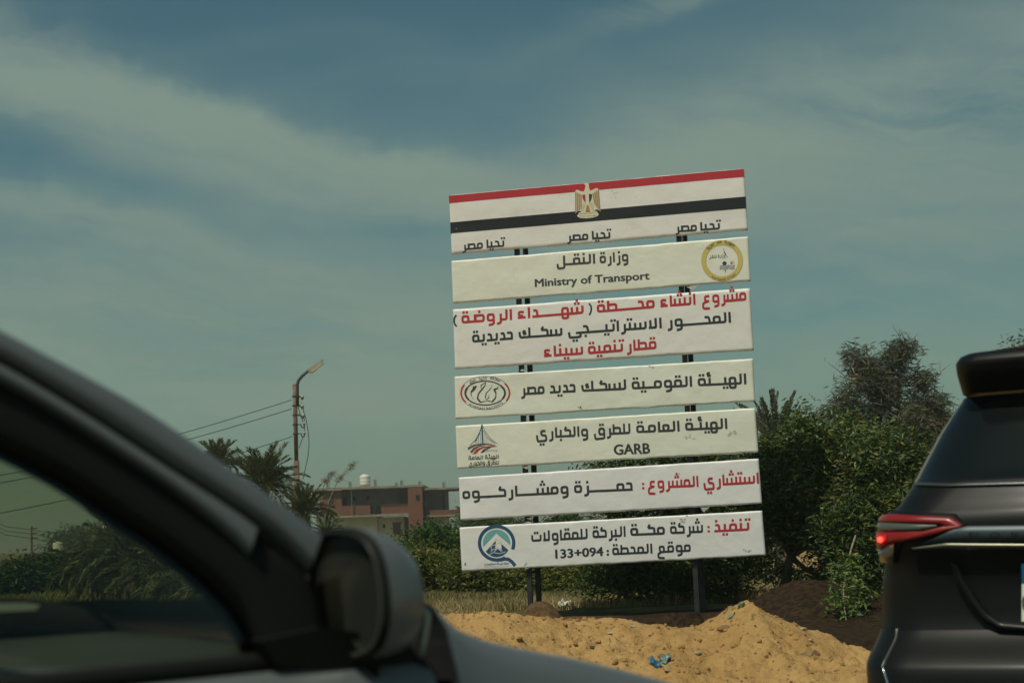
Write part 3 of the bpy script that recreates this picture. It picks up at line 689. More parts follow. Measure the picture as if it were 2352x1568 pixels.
# torn corners of vinyl and scuffs
tear = mat('torn_vinyl', (.62, .60, .54), .6)
for zf, pg, pan in ((Z1, [(1790, 905), (1880, 893), (1835, 925), (1812, 915)], 1), (Z1, [(583, 1512), (600, 1500), (625, 1510), (600, 1518)], 2), (Z2, [(590, 775), (650, 768), (625, 792), (610, 785)], 4),
                 (Z2, [(1870, 1066), (1935, 1062), (1890, 1098), (1878, 1085)], 5), (Z2, [(620, 1140), (680, 1134), (640, 1152)], 5), (Z2, [(588, 1180), (635, 1165), (660, 1172), (650, 1182)], 6)):
    q = np.array([toB(*zf(*p)) for p in pg]); n_ = len(q)
    f1 = onB(q, .001)-BN*.02*np.arange(n_)[:, None]/n_; f2 = f1-BN*.004
    mk('torn_flap', np.r_[f1, f2], [list(range(n_)), list(range(2*n_-1, n_-1, -1))]+[[i, (i+1) % n_, n_+(i+1) % n_, n_+i] for i in range(n_)], tear, panels[pan])
def blobs(zf, cx_, cy_, n_, r0, col, pan, seed):
    rg = np.random.default_rng(seed); pl = []
    for _ in range(n_):
        c0 = np.array([cx_, cy_])+rg.normal(0, r0, 2); k_ = rg.integers(5, 8)
        pl.append([(c0[0]+rg.uniform(.3, 1)*r0*.9*math.cos(2*math.pi*i/k_), c0[1]+rg.uniform(.3, 1)*r0*.5*math.sin(2*math.pi*i/k_)) for i in range(k_)])
    flat('scuff', pl, col, pan, .0058, Zf=zf)
blobs(Z2, 1012, 348, 5, 9, (.16, .15, .12), 3, 1); blobs(Z2, 186, 1465, 5, 8, (.15, .16, .11), 6, 2); blobs(Z2, 1740, 1163, 7, 15, (.40, .42, .34), 6, 3)
blobs(Z2, 2200, 1378, 6, 12, (.45, .42, .36), 6, 4); blobs(Z2, 1718, 832, 3, 7, (.3, .3, .26), 5, 5); blobs(Z1, 118, 476, 3, 5, (.5, .48, .44), 0, 6)
blobs(Z1, 1612, 122, 2, 4, (.7, .66, .6), 0, 7); blobs(Z1, 1270, 225, 5, 12, (.62, .60, .53), 0, 8); blobs(Z2, 1780, 560, 6, 16, (.62, .56, .42), 4, 9)
blobs(Z2, 2110, 545, 5, 20, (.55, .52, .42), 4, 10); blobs(Z1, 1545, 1475, 6, 12, (.56, .56, .48), 2, 11); blobs(Z2, 617, 1480, 6, 12, (.45, .43, .38), 6, 12)

steel = mat('dark_steel', (.035, .037, .038), .6, metal=.3, var=.3, vscale=6)
def post(zf, zx, zy, dpt, w_=.07):
    uzc = toB(*zf(zx, zy)); q = Ppl(*zf(zx, zy), B0-BN*dpt, BN); return q
ztop = toB(*Z1(1200, 300))[1]
def add_post(q, top, w_=.066, bot=-.3):
    m_ = MB(); m_.obox([q[0], q[1], (top+bot)/2], bd*w_/2, BN*w_/2, [0, 0, (top-bot)/2]); return m_.build('post', steel, board)
pq = [post(Z2, 601, 425, .10), post(Z2, 662, 425, .62), post(Z2, 1775, 355, .10), post(Z2, 1817, 355, .62)]
for q in pq: add_post(q, ztop-.25)
for (a, b2) in ((0, 1), (2, 3)):
    for z_ in (.62, 2.2, 3.85, 5.2):
        m_ = MB(); c_ = (pq[a]+pq[b2])/2; h_ = (pq[b2]-pq[a])/2*[1, 1, 0]; ln = np.linalg.norm(h_)
        m_.obox([c_[0], c_[1], z_], h_*(1-.036/ln), np.cross(h_/ln, [0, 0, 1])*.018, [0, 0, .018]); m_.build('brace', steel, board)
for z_ in [(toB(*c_[0])[1]+toB(*c_[2])[1])/2+.05 for c_, _ in PAN]:
    m_ = MB(); p = B0+bd*2.03-BN*.078; m_.obox([p[0], p[1], z_-.05], bd*1.95, BN*.012, [0, 0, .02]); m_.build('rail', steel, board)

# ------------------------------------------------------------------ vegetation
leafm = mat('leaves', (.1, .2, .05), .55, attr=True, trans=.22, spec=.35)
wispm = mat('needles', (.1, .2, .05), .7, attr=True, trans=.15, spec=.2)
barkm = mat('bark', (.16, .125, .09), .9, var=.4, vscale=9, bump=.6, bscale=30)
twigm = mat('dry_twig', (.27, .22, .16), .9, var=.3)
def leaves(name, clumps, n, size, cols, parent, aspect=.30, m=leafm, droop=0.0, shell=.55, seed=1, sprd=1.5, per=34):
    """clumps: (centre, radii, density); small folded leaf faces through each clump"""
    rg = np.random.default_rng(seed)
    wts = np.array([c_[2]*c_[1][0]*c_[1][2] for c_ in clumps]); wts = wts/wts.sum()
    cen = []; tone = []; hues = []
    for (c0, r0, dn), wt in zip(clumps, wts):
        k = int(n*wt)
        # twiglets: sub-clusters give gaps and uneven outline
        ns = max(4, k//per)
        d = rg.normal(size=(ns, 3)); d /= np.linalg.norm(d, axis=1)[:, None]
        rad = rg.uniform(0, 1, ns)**(1/3.)*(1-shell)+shell*rg.uniform(.6, 1.12, ns)
        sc_ = np.array(c0)+d*rad[:, None]*np.array(r0)
        pick = rg.integers(0, ns, k)
        spread = size*sprd
        cen.append(sc_[pick]+rg.normal(0, 1, (k, 3))*spread*[1, 1, .8]); tv = rg.normal(0, .22, ns); tone.append(tv[pick]+rg.normal(0, .15, k)); hv = np.c_[1+rg.normal(0, .16, ns), np.ones(ns), 1+rg.normal(0, .2, ns)].clip(.5, 1.7); hues.append(hv[pick])
    cen = np.concatenate(cen); tone = np.concatenate(tone); hue = np.concatenate(hues); N = len(cen)
    a = rg.normal(size=(N, 3)); a[:, 2] = a[:, 2]*.6-droop; a /= np.linalg.norm(a, axis=1)[:, None]
    u = rg.normal(size=(N, 3)); s_ = np.cross(a, u); s_ /= np.linalg.norm(s_, axis=1)[:, None]; nn = np.cross(a, s_)
    L = size*rg.uniform(.6, 1.35, N)[:, None]; Wd = L*aspect
    base = cen; tip = cen+a*L-np.array([0, 0, .12])*L; l_ = cen+a*L*.45+s_*Wd*.5+nn*Wd*.18; r_ = cen+a*L*.45-s_*Wd*.5+nn*Wd*.18
    V = np.stack([base, l_, tip, r_], 1).reshape(-1, 3)
    i4 = np.arange(N)*4; Fc = np.concatenate([np.stack([i4, i4+1, i4+2], 1), np.stack([i4, i4+2, i4+3], 1)])
    cols = np.array(cols); ci = rg.random(N); pick = np.searchsorted(np.cumsum(cols[:, 3])/cols[:, 3].sum(), ci).clip(0, len(cols)-1)
    cc = cols[pick, :3]*np.exp(tone*.9)[:, None]*hue; cc = np.repeat(cc, 4, 0)
    o = mk(name, V, Fc, m, parent, col=np.clip(cc, .004, .6)); return o
GREEN = [(.105, .150, .032, 5), (.18, .22, .06, 3), (.04, .08, .018, 3), (.24, .17, .05, .35)]
DGREEN = [(.050, .088, .020, 5), (.085, .135, .03, 3), (.02, .04, .012, 3)]
YGREEN = [(.12, .15, .025, 5), (.17, .18, .035, 3), (.07, .10, .02, 3), (.25, .17, .05, .5)]
GREY = [(.125, .135, .085, 5), (.19, .19, .13, 3), (.07, .08, .05, 3), (.14, .13, .09, .8)]
def clump(px, py, d, rx, rz, dn=1.0, ry=None):
    c0 = P(px, py, d); s_ = d/F; return (c0, (rx*s_, (ry or max(rx*.8, rz*.8))*s_, rz*s_), dn)
def limb(m_, a, b2, r0, r1, seed, wob=.10, n_=7):
    rg = np.random.default_rng(seed); a = np.array(a, float); b2 = np.array(b2, float); ln = np.linalg.norm(b2-a)
    ts = np.linspace(0, 1, n_); pts = a+(b2-a)*ts[:, None]+np.cumsum(rg.normal(0, wob*ln/n_, (n_, 3)), 0)*(np.sin(ts*math.pi)**.5)[:, None]
    m_.tube(pts, np.linspace(r0, r1, n_), 6); return pts
def tree(name, base_px, d, clumps, n, size, cols, label, cat, group=None, trunk=.09, seed=1, branch=True, twigs=0, **kw):
    bx = P(*base_px, d); base = np.array([bx[0], bx[1], 0.0]); base[2] = float(height(base[0], base[1]))-.03
    root = empty(name, base, label, cat, group)
    cl_ = [clump(c_[0], c_[1], d+(c_[5] if len(c_) > 5 else 0), c_[2], c_[3], c_[4] if len(c_) > 4 else 1.0) for c_ in clumps]
    rs = np.random.default_rng(seed+900); spr = []
    for c0, r0, dn in cl_:
        for _ in range(4):
            dv = rs.normal(size=3); dv /= np.linalg.norm(dv); dv[2] = abs(dv[2])*.9+.1*dv[2]; f_ = rs.uniform(.14, .26)
            spr.append((c0+dv*r0*rs.uniform(1.0, 1.28), (r0[0]*f_, r0[1]*f_, r0[2]*f_*rs.uniform(.9, 1.7)), dn*1.1))
    m_ = MB(); rg = np.random.default_rng(seed+50)
    cen = np.mean([c_[0] for c_ in cl_], 0); fork = base*.55+cen*.45; fork[2] = base[2]+(cen[2]-base[2])*.45
    limb(m_, base, fork, trunk, trunk*.7, seed)
    for k, c_ in enumerate(cl_):
        pts = limb(m_, fork, c_[0]+np.array([0, 0, c_[1][2]*.3]), trunk*.55, trunk*.12, seed+k+3, .16)
        if branch:
            for q in range(3):
                s0 = pts[3+q]; dv = rg.normal(0, 1, 3)*np.array(c_[1])*.75; limb(m_, s0, c_[0]+dv, trunk*.2, trunk*.05, seed+k*7+q, .2, 5)
    m_.build('trunk', barkm, root, True)
    if twigs:
        m2 = MB()
        for q in range(twigs):
            c_ = cl_[rg.integers(len(cl_))]; dv = rg.normal(0, 1, 3); dv /= np.linalg.norm(dv); dv[1] = -abs(dv[1])
            s0 = c_[0]+dv*np.array(c_[1])*.7; limb(m2, s0, s0+rg.normal(0, .3, 3)*np.array(c_[1]).max(), .008, .003, seed+q*3, .2, 5)
        m2.build('twigs', twigm, root, True)['kind'] = 'stuff'
    leaves('crown', cl_+spr, n, size, cols, root, seed=seed, **kw)
    return root
# right of and behind the board
tree('broadleaf_tree', (1640, 1400), 25.5, [(1450,1085,90,45,.7), (1560,1080,90,50,1), (1680,1075,80,55,1), (1480,1170,110,55,.8), (1620,1180,110,70,1.1), (1400,1330,70,35,.6), (1500,1310,110,60,1.3), (1620,1310,110,70,1.5), (1370,1060,45,20,.25), (1680,1230,90,80,1.1)],
     42000, .095, DGREEN+[(.07,.12,.02,2)], 'dark leafy tree with a leaning trunk filling the space behind and below the board', 'tree', 'broadleaf trees beside the board', .10, 3)
tree('broadleaf_tree', (1790, 1420), 24.0, [(1775,1050,34,34,.8), (1800,1110,60,50,1), (1770,1190,40,50,.8), (1905,1035,60,45,.9), (1915,1240,50,60,.9), (1850,1215,30,18,.5), (1800,1320,50,30,.22), (1960,1070,80,60,1), (1880,1150,100,70,1.1), (1838,968,17,22,1.0), (1838,1010,22,26,.5), (1900,1360,50,40,.55), (1760,1120,26,40,1), (1930,990,30,22,.7)],
     46000, .095, GREEN, 'bright green leafy tree just right of the board, overhanging the dark earth heap', 'tree', 'broadleaf trees beside the board', .09, 5, twigs=40)
tree('broadleaf_tree', (2060, 1430), 23.0, [(2040,1060,80,70,.9), (2060,1170,100,90,1), (2000,1230,85,90,1.1), (2100,1290,110,90,1), (1995,1340,50,50,.9), (2200,1180,100,110,.8), (1955,1400,40,50,.5)],
     40000, .098, GREEN+[(.028,.055,.015,4)], 'dense green tree whose drooping boughs reach behind the black car', 'tree', 'broadleaf trees beside the board', .09, 9, twigs=34)
# a hanging bough over the heap
rb = P(1945, 1290, 20.2); rootb = empty('hanging_bough', P(1960, 1240, 20.4), 'long thin bough with loose leaves hanging down over the dark earth heap', 'bough')
m_ = MB(); b1 = limb(m_, P(1965, 1230, 20.6), P(1940, 1400, 19.2), .014, .006, 2, .06, 8); limb(m_, P(1940, 1400, 19.2), P(1952, 1475, 18.9), .006, .003, 4, .1); m_.build('stem', twigm, rootb, True)
leaves('leaves', [clump(1945,1310,19.8,26,22), clump(1960,1350,19.6,30,20), clump(1935,1385,19.3,22,16), clump(1968,1400,19.3,20,14,.7), clump(1945,1440,19,12,10,.7)], 750, .095, GREEN, rootb, seed=12, shell=.1, sprd=1.0)
# grey feathery tree beyond
cas = tree('casuarina_tree', (2050, 1380), 38, [(2030,862,50,36,1), (1962,818,22,13,1.8), (2075,808,18,34,1.8), (2000,900,70,45,1), (2105,885,30,25,1.3), (1928,955,32,26,1.2), (2140,925,30,20,1.2), (2110,940,30,24,1), (2050,980,110,60,1.1), (2150,1000,60,45,1), (2020,1060,130,60,1), (2180,1060,90,60,1), (1985,850,30,22,1.2), (2160,960,24,16,1.2)],
     27000, .22, GREY, 'tall grey-green feathery tree rising above the leafy trees beside the black car', 'tree', None, .12, 15, aspect=.09, m=wispm, droop=.15, shell=.25, sprd=.62, per=130)
m_ = MB()
for a, b2, r_ in (((2078,850),(2085,800),.03), ((2085,800),(2062,748),.014), ((2085,800),(2090,760),.012), ((2088,790),(2108,765),.012), ((2075,790),(2050,742),.010), ((2120,900),(2165,850),.022), ((2165,850),(2185,835),.01), ((2150,868),(2135,830),.01), ((2160,855),(2160,828),.008), ((1955,820),(1975,855),.018)):
    limb(m_, P(*a, 38), P(*b2, 38), r_, r_*.4, int(a[0]+b2[0]), .08, 5)
m_.build('bare_twigs', twigm, cas, True)['kind'] = 'stuff'
# bushes left of / beneath the board
BUSH = [(990,1240,56,34,YGREEN,0,33), (900,1282,55,30,DGREEN,0,36), (1040,1250,40,42,DGREEN,0,35), (1060,1310,60,50,YGREEN,1,31), (985,1305,60,48,YGREEN,1,31.5), (1150,1335,70,34,YGREEN,1,31), (1255,1338,70,34,YGREEN,1,30.5), (1350,1335,70,36,YGREEN,1,30), (1165,1215,60,22,DGREEN,0,40), (930,1330,40,36,DGREEN,1,32), (1440,1345,60,40,GREEN,1,29), (1290,1205,50,18,DGREEN,0,42)]
BLAB = ['large rounded green bush in front of the brick house', 'dark low bush just above the car mirror', 'dark bush touching the left edge of the lowest board panel', 'yellow-green bush beside the lower left board corner', 'yellow-green bush between the car mirror and the board', 'low yellow-green bush below the lowest panel, left of the left posts', 'low yellow-green bush below the lowest panel, right of the left posts', 'low yellow-green bush below the middle of the lowest panel', 'dark bush seen through the lowest gap of the board, left end', 'small dark bush right beside the car mirror housing', 'green bush below the board in front of the leaning trunk', 'dark bush seen through the lowest gap near the board middle']
for i, (x_, y_, rx, rz, cc, low, dd) in enumerate(BUSH):
    rg = np.random.default_rng(i+200)
    cl_ = [(x_+rg.uniform(-.55, .55)*rx, y_+rg.uniform(-.35, .5)*rz, rx*rg.uniform(.4, .6), rz*rg.uniform(.4, .65), rg.uniform(.7, 1.2), rg.uniform(-.6, .6)) for _ in range(6)]
    cl_ += [(x_+rg.uniform(-.4, .4)*rx, 1345 if low else 1320, rx*.6, 30, .9) for _ in range(3)]
    if i == 0: cc = [(.045,.095,.018,5), (.07,.13,.025,3), (.03,.06,.015,2)]
    if i == 2: cc = [(.045,.095,.018,5), (.09,.14,.03,2)]
    tree('bush', (x_, 1375), dd, cl_, 11000, .10, cc, BLAB[i], 'bush', 'bushes along the field edge', .03, 220+i, branch=False)
for i, (x_, y_, rx, rz, dd, lab) in enumerate(((120, 1318, 50, 20, 44, 'low dark bush in front of the far brick hut, seen through the car window'), (30, 1325, 45, 22, 42, 'low bush at the left picture edge seen through the car window'), (225, 1300, 40, 26, 46, 'dark bush between the far hut and the window palms'))):
    rg = np.random.default_rng(i+400)
    tree('bush', (x_, 1360), dd, [(x_+rg.uniform(-.6, .6)*rx, y_+rg.uniform(-.4, .5)*rz, rx*.5, rz*.6, 1) for _ in range(6)], 7000, .14, DGREEN, lab, 'bush', 'bushes in the field behind the window', .03, 420+i, branch=False)
far_tree = [(210,1248,34,14,300,'dark rounded tree crown left of the lamp pole, seen through the car window'), (262,1246,26,14,280,'dark tree crown under the short lamp pole, seen through the car window'), (160,1252,30,12,340,'dark tree crown right of the far white tank'), (1110,1192,42,14,160,'distant treetop seen in the lowest board gap beside the left edge')]
for i, (x_, y_, rx, rz, dd, lab) in enumerate(far_tree):
    rg = np.random.default_rng(i+300)
    cl_ = [(x_+rg.uniform(-.5, .5)*rx, y_+rg.uniform(-.4, .4)*rz, rx*.5, rz*.6, 1) for _ in range(5)]+[(x_, y_+18, rx*.8, 12, 1)]
    tree('distant_tree', (x_, 1275), dd, cl_, 7000, .0032*dd, DGREEN, lab, 'tree', 'distant trees', .002*dd, 320+i, branch=False)
tree('distant_tree', (2380, 1180), 60, [(2350,788,18,10,1), (2385,800,30,18,1), (2420,850,60,60,1), (2400,950,70,80,1)], 7000, .20, GREY, 'sparse treetop just showing above the black car roof', 'tree', None, .15, 340, branch=False)

# date palms
frond_m = mat('palm_frond', (.11, .13, .045), .55, attr=True, trans=.18, spec=.4)
ribm = mat('frond_rib', (.20, .19, .08), .6)
def frond_mesh(L, droop, seed, pairs=62, gray=0.0, stiff=0.0, lf=1.0):
    rg = np.random.default_rng(seed); n_ = 16
    ts = np.linspace(0, 1, n_); ang = np.cumsum(np.r_[0, np.full(n_-1, -droop/(n_-1))]*(.4+1.2*ts))
    dx = np.cos(ang)*L/(n_-1); dz = np.sin(ang)*L/(n_-1); px_ = np.cumsum(dx)-dx[0]; pz = np.cumsum(dz)-dz[0]
    V = []; Fc = []; C = []
    base_c = np.array([.115, .13, .052])*(1-gray)+np.array([.17, .175, .12])*gray
    def quad(v, c_):
        k = len(V); V.extend(v); Fc.append([k+i for i in range(len(v))]); C.extend([c_]*len(v))
    for i in range(n_-1):
        r0 = .030*L/2.5*(1-ts[i]*.85); r1 = .030*L/2.5*(1-ts[i+1]*.85)
        p, q = np.array([px_[i], 0, pz[i]]), np.array([px_[i+1], 0, pz[i+1]])
        for s_ in (-1, 1): quad([p+[0, s_*r0, 0], q+[0, s_*r1, 0], q+[0, 0, r1], p+[0, 0, r0]] if s_ > 0 else [p+[0, 0, r0], q+[0, 0, r1], q+[0, -r1, 0], p+[0, -r0, 0]], np.array([.19, .17, .08]))
        quad([p+[0, -r0, 0], q+[0, -r1, 0], q+[0, r1, 0], p+[0, r0, 0]], np.array([.17, .15, .07]))
    for k in range(pairs):
        t0 = .16+.84*k/pairs; x0 = np.interp(t0, ts, px_); z0 = np.interp(t0, ts, pz); an = np.interp(t0, ts, ang)
        ll = L*.24*lf*(math.sin(min(1, (t0-.1)/.5)*math.pi/2))*(1-.55*max(0, t0-.6)/.4)*rg.uniform(.8, 1.1)
        for s_ in (-1, 1):
            sp = rg.uniform(.40, 1.1)*(1-.6*t0*.6); up_ = rg.uniform(-.05, .55)-stiff
            dv = np.array([math.cos(an)*.75, s_*sp, math.sin(an)*.75+up_]); dv /= np.linalg.norm(dv)
            sd_ = np.cross(dv, [0, 0, 1]); sd_ /= np.linalg.norm(sd_)+1e-9; wd = L*.0115
            p = np.array([x0, 0, z0]); mid = p+dv*ll*.5; tip = p+dv*ll+np.array([0, 0, -ll*.18])
            c_ = base_c*rg.uniform(.5, 1.6)
            quad([p, mid+sd_*wd, tip, mid-sd_*wd], c_)
    me = mk('frond', V, Fc, frond_m, col=np.array(C)); m0 = me.data; bpy.data.objects.remove(me); return m0
FR = [frond_mesh(1.0, dr, 30+i) for i, dr in enumerate((.5, .8, 1.1, 1.4, 1.9))]
FRG = [frond_mesh(1.0, dr, 40+i, gray=1, lf=.5, stiff=-.35) for i, dr in enumerate((.25, .4, .6))]
def palm(px, pybase, d, ztop, L, n, label, cat='palm', group=None, seed=1, elev=(10, 85), meshes=None, trunk_r=.16, azr=(0, 360), name='date_palm'):
    rg = np.random.default_rng(seed); b0 = P(px, pybase, d); base = np.array([b0[0], b0[1], float(height(b0[0], b0[1]))-.05])
    root = empty(name, base, label, cat, group)
    m_ = MB(); hz = max(.15, ztop-base[2])
    ts = np.linspace(0, 1, 14); m_.tube(np.c_[.04*np.sin(ts*3), ts*0, ts*hz], trunk_r*(1+.18*(np.arange(14) % 2))*(1-.15*ts), 9); m_.build('trunk', barkm, root, True, local=True)
    meshes = meshes or FR
    for i in range(n):
        t0 = (i+.5)/n; e_ = elev[1]-(elev[1]-elev[0])*t0**.9+rg.normal(0, 5); a_ = R_(azr[0]+(azr[1]-azr[0])*((i*.618) % 1))+rg.normal(0, .1)
        me = meshes[min(len(meshes)-1, int(t0*len(meshes)*.99+rg.uniform(-.5, .5)) if len(meshes) > 1 else 0)] if t0 > .02 else meshes[0]
        o = bpy.data.objects.new('frond', me); COL.objects.link(o); o.parent = root
        o.location = (rg.normal(0, .04), rg.normal(0, .04), hz); o.rotation_euler = (rg.normal(0, .25), -R_(e_), a_); s_ = L*rg.uniform(.82, 1.1); o.scale = (s_, s_, s_)
    return root
def zat(px, py, d): return float(P(px, py, d)[2])
pg_ = 'date palms left of the house'
palm(608, 1200, 50, zat(608, 1128, 50), 1.5, 50, 'date palm with a full crown beside the lamp pole, behind the car pillar', group=pg_, seed=2)
palm(700, 1210, 46, zat(700, 1185, 46), .95, 44, 'low date palm in front of the brick house end, right at the pole foot', group=pg_, seed=3)
palm(505, 1230, 52, zat(510, 1078, 52), 1.05, 34, 'date palm whose tip just shows above the car pillar', group=pg_, seed=4, elev=(30, 88))
palm(748, 1235, 44, zat(748, 1232, 44), .7, 24, 'small low palm just above the car mirror', group=pg_, seed=5)
palm(1798, 1300, 34, zat(1775, 1045, 34), 1.30, 24, 'grey-green palm with upright fronds rising behind the trees right of the board', seed=6, elev=(48, 86), meshes=FRG, azr=(-70, 250))
pw = 'dark palms seen through the car window'
for i, (x_, zt, d_, L_, lab) in enumerate(((300,1285,33,1.35,'dark palm with a long arching frond on the skyline, seen through the car window'), (395,1320,31,1.3,'dark palm in the middle of the car window view'), (500,1345,29,1.15,'dark palm beside the lower end of the car pillar, seen through the window'), (215,1320,36,1.0,'low dark palm left of the arching frond, seen through the window'), (520,1395,26,.6,'small spiky palm seedling low in the car window'), (440,1270,35,1.2,'tall dark palm touching the car pillar inside the window view'))):
    palm(x_, 1400, d_, max(.1, zat(x_, zt, d_)), L_, 34, lab, group=pw, seed=20+i, elev=(-5, 80))
for i, (x_, y_, d_, lab) in enumerate(((1312, 1215, 90, 'distant palm tops in the lowest gap of the board near its middle'), (1160, 1212, 95, 'distant palm top in the lowest gap left of the posts'))):
    palm(x_, 1250, d_, zat(x_, y_, d_), 1.5, 14, lab, group='distant palms', seed=40+i, meshes=FR)
# small palm shrub below the board
palm(1437, 1410, 26, .15, .85, 20, 'small spiky palm shrub below the board between the post pairs', group=None, seed=50, elev=(20, 85), meshes=FRG, trunk_r=.05)
# plume reeds before the house
for i, (a, b2, c_) in enumerate((((738,1155),(745,1108),(765,1085)), ((755,1150),(775,1105),(815,1063)))):
    base = P(*a, 60); root = empty('plume_reed', base, ['shorter dry plume reed in front of the brick house end', 'taller dry plume reed leaning right in front of the brick house end'][i], 'reed', 'dry plume reeds')
    m_ = MB(); p0 = P(a[0]-6, a[1]+60, 60); pts = np.array([p0, P(*a, 60), P(*b2, 60), P(*c_, 60)]); m_.tube(pts, [.02, .018, .012, .006], 5); m_.build('stalk', twigm, root)
    leaves('plume', [(P(b2[0]*(1-s_)+c_[0]*s_, b2[1]*(1-s_)+c_[1]*s_, 60), (.06+.05*math.sin(9*s_), .06, .07), 1) for s_ in np.linspace(.0, 1, 9)], 500, .10, [(.26,.21,.14,1)], root, aspect=.12, m=wispm, seed=60+i, shell=.1, sprd=.5)

# grasses and weeds
def grass(name, n, xr, yr, hgt, cols, label, seed, wid=.012, dens=None):
    rg = np.random.default_rng(seed); x = rg.uniform(*xr, n); y = rg.uniform(*yr, n)
    if dens is not None: k = dens(x, y) > rg.random(n); x, y = x[k], y[k]
    n = len(x); z = height(x, y); h = hgt*rg.uniform(.4, 1.3, n)*(.6+.8*np.clip(fbm(x*.8, y*.8, 2, 9)+.5, 0, 1)); a = rg.uniform(0, 6.28, n); ln = rg.normal(0, .28, (n, 2))*h[:, None]
    p = np.c_[x, y, z-.02]; s_ = np.c_[np.cos(a), np.sin(a), a*0]*wid/2; mid = p+np.c_[ln*.35, h*.55]; tip = p+np.c_[ln, h]
    V = np.stack([p-s_, p+s_, mid+s_*.8, tip, mid-s_*.8], 1).reshape(-1, 3); i5 = np.arange(n)*5
    Fc = [[k, k+1, k+2, k+3, k+4] for k in i5]
    cols = np.array(cols); pk = rg.integers(0, len(cols), n); cc = np.repeat(cols[pk]*rg.uniform(.7, 1.3, (n, 1)), 5, 0)
    o = mk(name, V, Fc, leafm, col=cc); props(o, label, 'grass', kind='stuff'); return o
grass('dry_grass', 60000, (-3.2, 6.5), (25.0, 31.5), .14, [(.48,.35,.17), (.40,.31,.14), (.26,.25,.09), (.55,.42,.21)], 'dry straw-coloured grass between the sand bank and the bushes', 1, .014)
grass('green_grass', 34000, (-6, 3), (27.5, 32), .15, [(.10,.13,.04), (.15,.16,.05), (.22,.19,.08)], 'greener grass strip at the foot of the bushes', 2, .015)
grass('field_weeds', 60000, (-13, -3), (18, 48), .20, [(.17,.19,.05), (.26,.25,.07), (.10,.12,.04), (.38,.31,.11)], 'yellow-green weeds in the field seen through the car window', 3, .03, dens=lambda x, y: .35+.9*(fbm(x*.5, y*.5, 3, 4)+.3))

# ------------------------------------------------------------------ unfinished brick house
def ZH(x, y): return ((400+x/3.267)*.98, (820+y/3.267)*.98)
HD = 165.0
brickm = bpy.data.materials.new('red_brick'); brickm.use_nodes = True; t = NT(brickm.node_tree); b = t.n['Principled BSDF']
br = t.node('ShaderNodeTexBrick'); mp = t.node('ShaderNodeMapping'); tco = t.node('ShaderNodeTexCoord'); t.l.new(tco.outputs['Object'], mp.inputs[0]); mp.inputs['Rotation'].default_value = (R_(90), 0, 0)
t.l.new(mp.outputs[0], br.inputs[0]); br.inputs['Scale'].default_value = 4.0; br.inputs['Color1'].default_value = (.23, .080, .034, 1); br.inputs['Color2'].default_value = (.15, .052, .026, 1); br.inputs['Mortar'].default_value = (.16, .10, .07, 1); br.inputs['Mortar Size'].default_value = .025
nz = t.ramp(t.noise(tco.outputs['Object'], .7, 4, .6), .4, .7); t.l.new(t.mix(t.m('MULTIPLY', nz, .4), br.outputs[0], (.12, .055, .035)), b.inputs['Base Color']); b.inputs['Roughness'].default_value = .95
concm = mat('raw_concrete', (.20, .19, .155), .95, var=.35, vscale=.8)
slabm = mat('slab_concrete', (.30, .26, .19), .95, var=.3, vscale=1.2)
plasm = mat('cream_plaster', (.66, .56, .36), .9, var=.12, vscale=.9)
voidm = mat('dark_opening', (.012, .011, .010), .9)
rustm = mat('brown_shutter', (.10, .035, .03), .7)
def hb(mb, x0, y0, x1, y1, d0, d1, lift=0):
    """box whose front face spans zoom x0..x1, y0..y1 at depth d0, running back to depth d1"""
    ym = (y0+y1)/2; xa = P(*ZH(x0, ym), d0)[0]; xb = P(*ZH(x1, ym), d0)[0]
    zt = P(*ZH((x0+x1)/2, y0), d0)[2]; zb = P(*ZH((x0+x1)/2, y1), d0)[2]
    mb.box((xa, d0, zb), (xb, d1, zt+lift))
hbase = P(*ZH(1600, 1300), HD); hbase = np.array([hbase[0], HD, -.2])
house = empty('brick_house', hbase, 'unfinished two-storey house of red brick over cream plaster with raw concrete roof', 'house')
def hp(name, boxes, m, parent=None):
    b_ = MB(); [hb(b_, *q) for q in boxes]; return b_.build(name, m, parent or house)
hp('lower_wall', [(1310, 1276, 1582, 1500, HD, HD+10), (1240, 1278, 1309, 1500, HD+.6, HD+9.4), (1583, 1276, 1790, 1500, HD+.5, HD+9.6)], plasm)
hp('lower_wall', [(1961, 1276, 2114, 1500, HD+1.0, HD+8)], plasm)
hp('balcony_slab', [(1225, 1258, 1836, 1275, HD-1.2, HD+1.5), (1935, 1262, 2206, 1274, HD-.5, HD+8)], slabm)
hp('upper_wall', [(1140, 1078, 1309, 1257, HD-.4, HD+8)], brickm)
hp('upper_wall', [(1311, 1060, 1815, 1257, HD+1.8, HD+9)], concm)
hp('upper_wall', [(1971, 1070, 2110, 1261, HD+1.6, HD+8)], concm)
hp('brick_tower', [(1821, 1050, 1932, 1500, HD-1.3, HD+7)], brickm)
hp('parapet', [(1311, 1190, 1527, 1257, HD-1.15, HD-.9), (1500, 1187, 1528, 1257, HD-1.2, HD+1.0)], brickm)
hp('parapet', [(1612, 1186, 1820, 1257, HD-1.15, HD-.9), (1612, 1183, 1819, 1188, HD-1.2, HD-.85)], brickm)
hp('parapet', [(1530, 1178, 1575, 1257, HD+.8, HD+1.2)], concm)
hp('parapet', [(1972, 1222, 2206, 1261, HD-.4, HD-.15), (2190, 1197, 2206, 1260, HD-.1, HD+7)], brickm)
hp('brick_column', [(1950, 1068, 1971, 1261, HD-.3, HD+.1)], brickm)
hp('roof_slab', [(1310, 1040, 1935, 1056, HD-1.25, HD+9), (1030, 1063, 1311, 1077, HD-.8, HD+8), (1937, 1052, 2196, 1066, HD-.9, HD+8)], slabm)
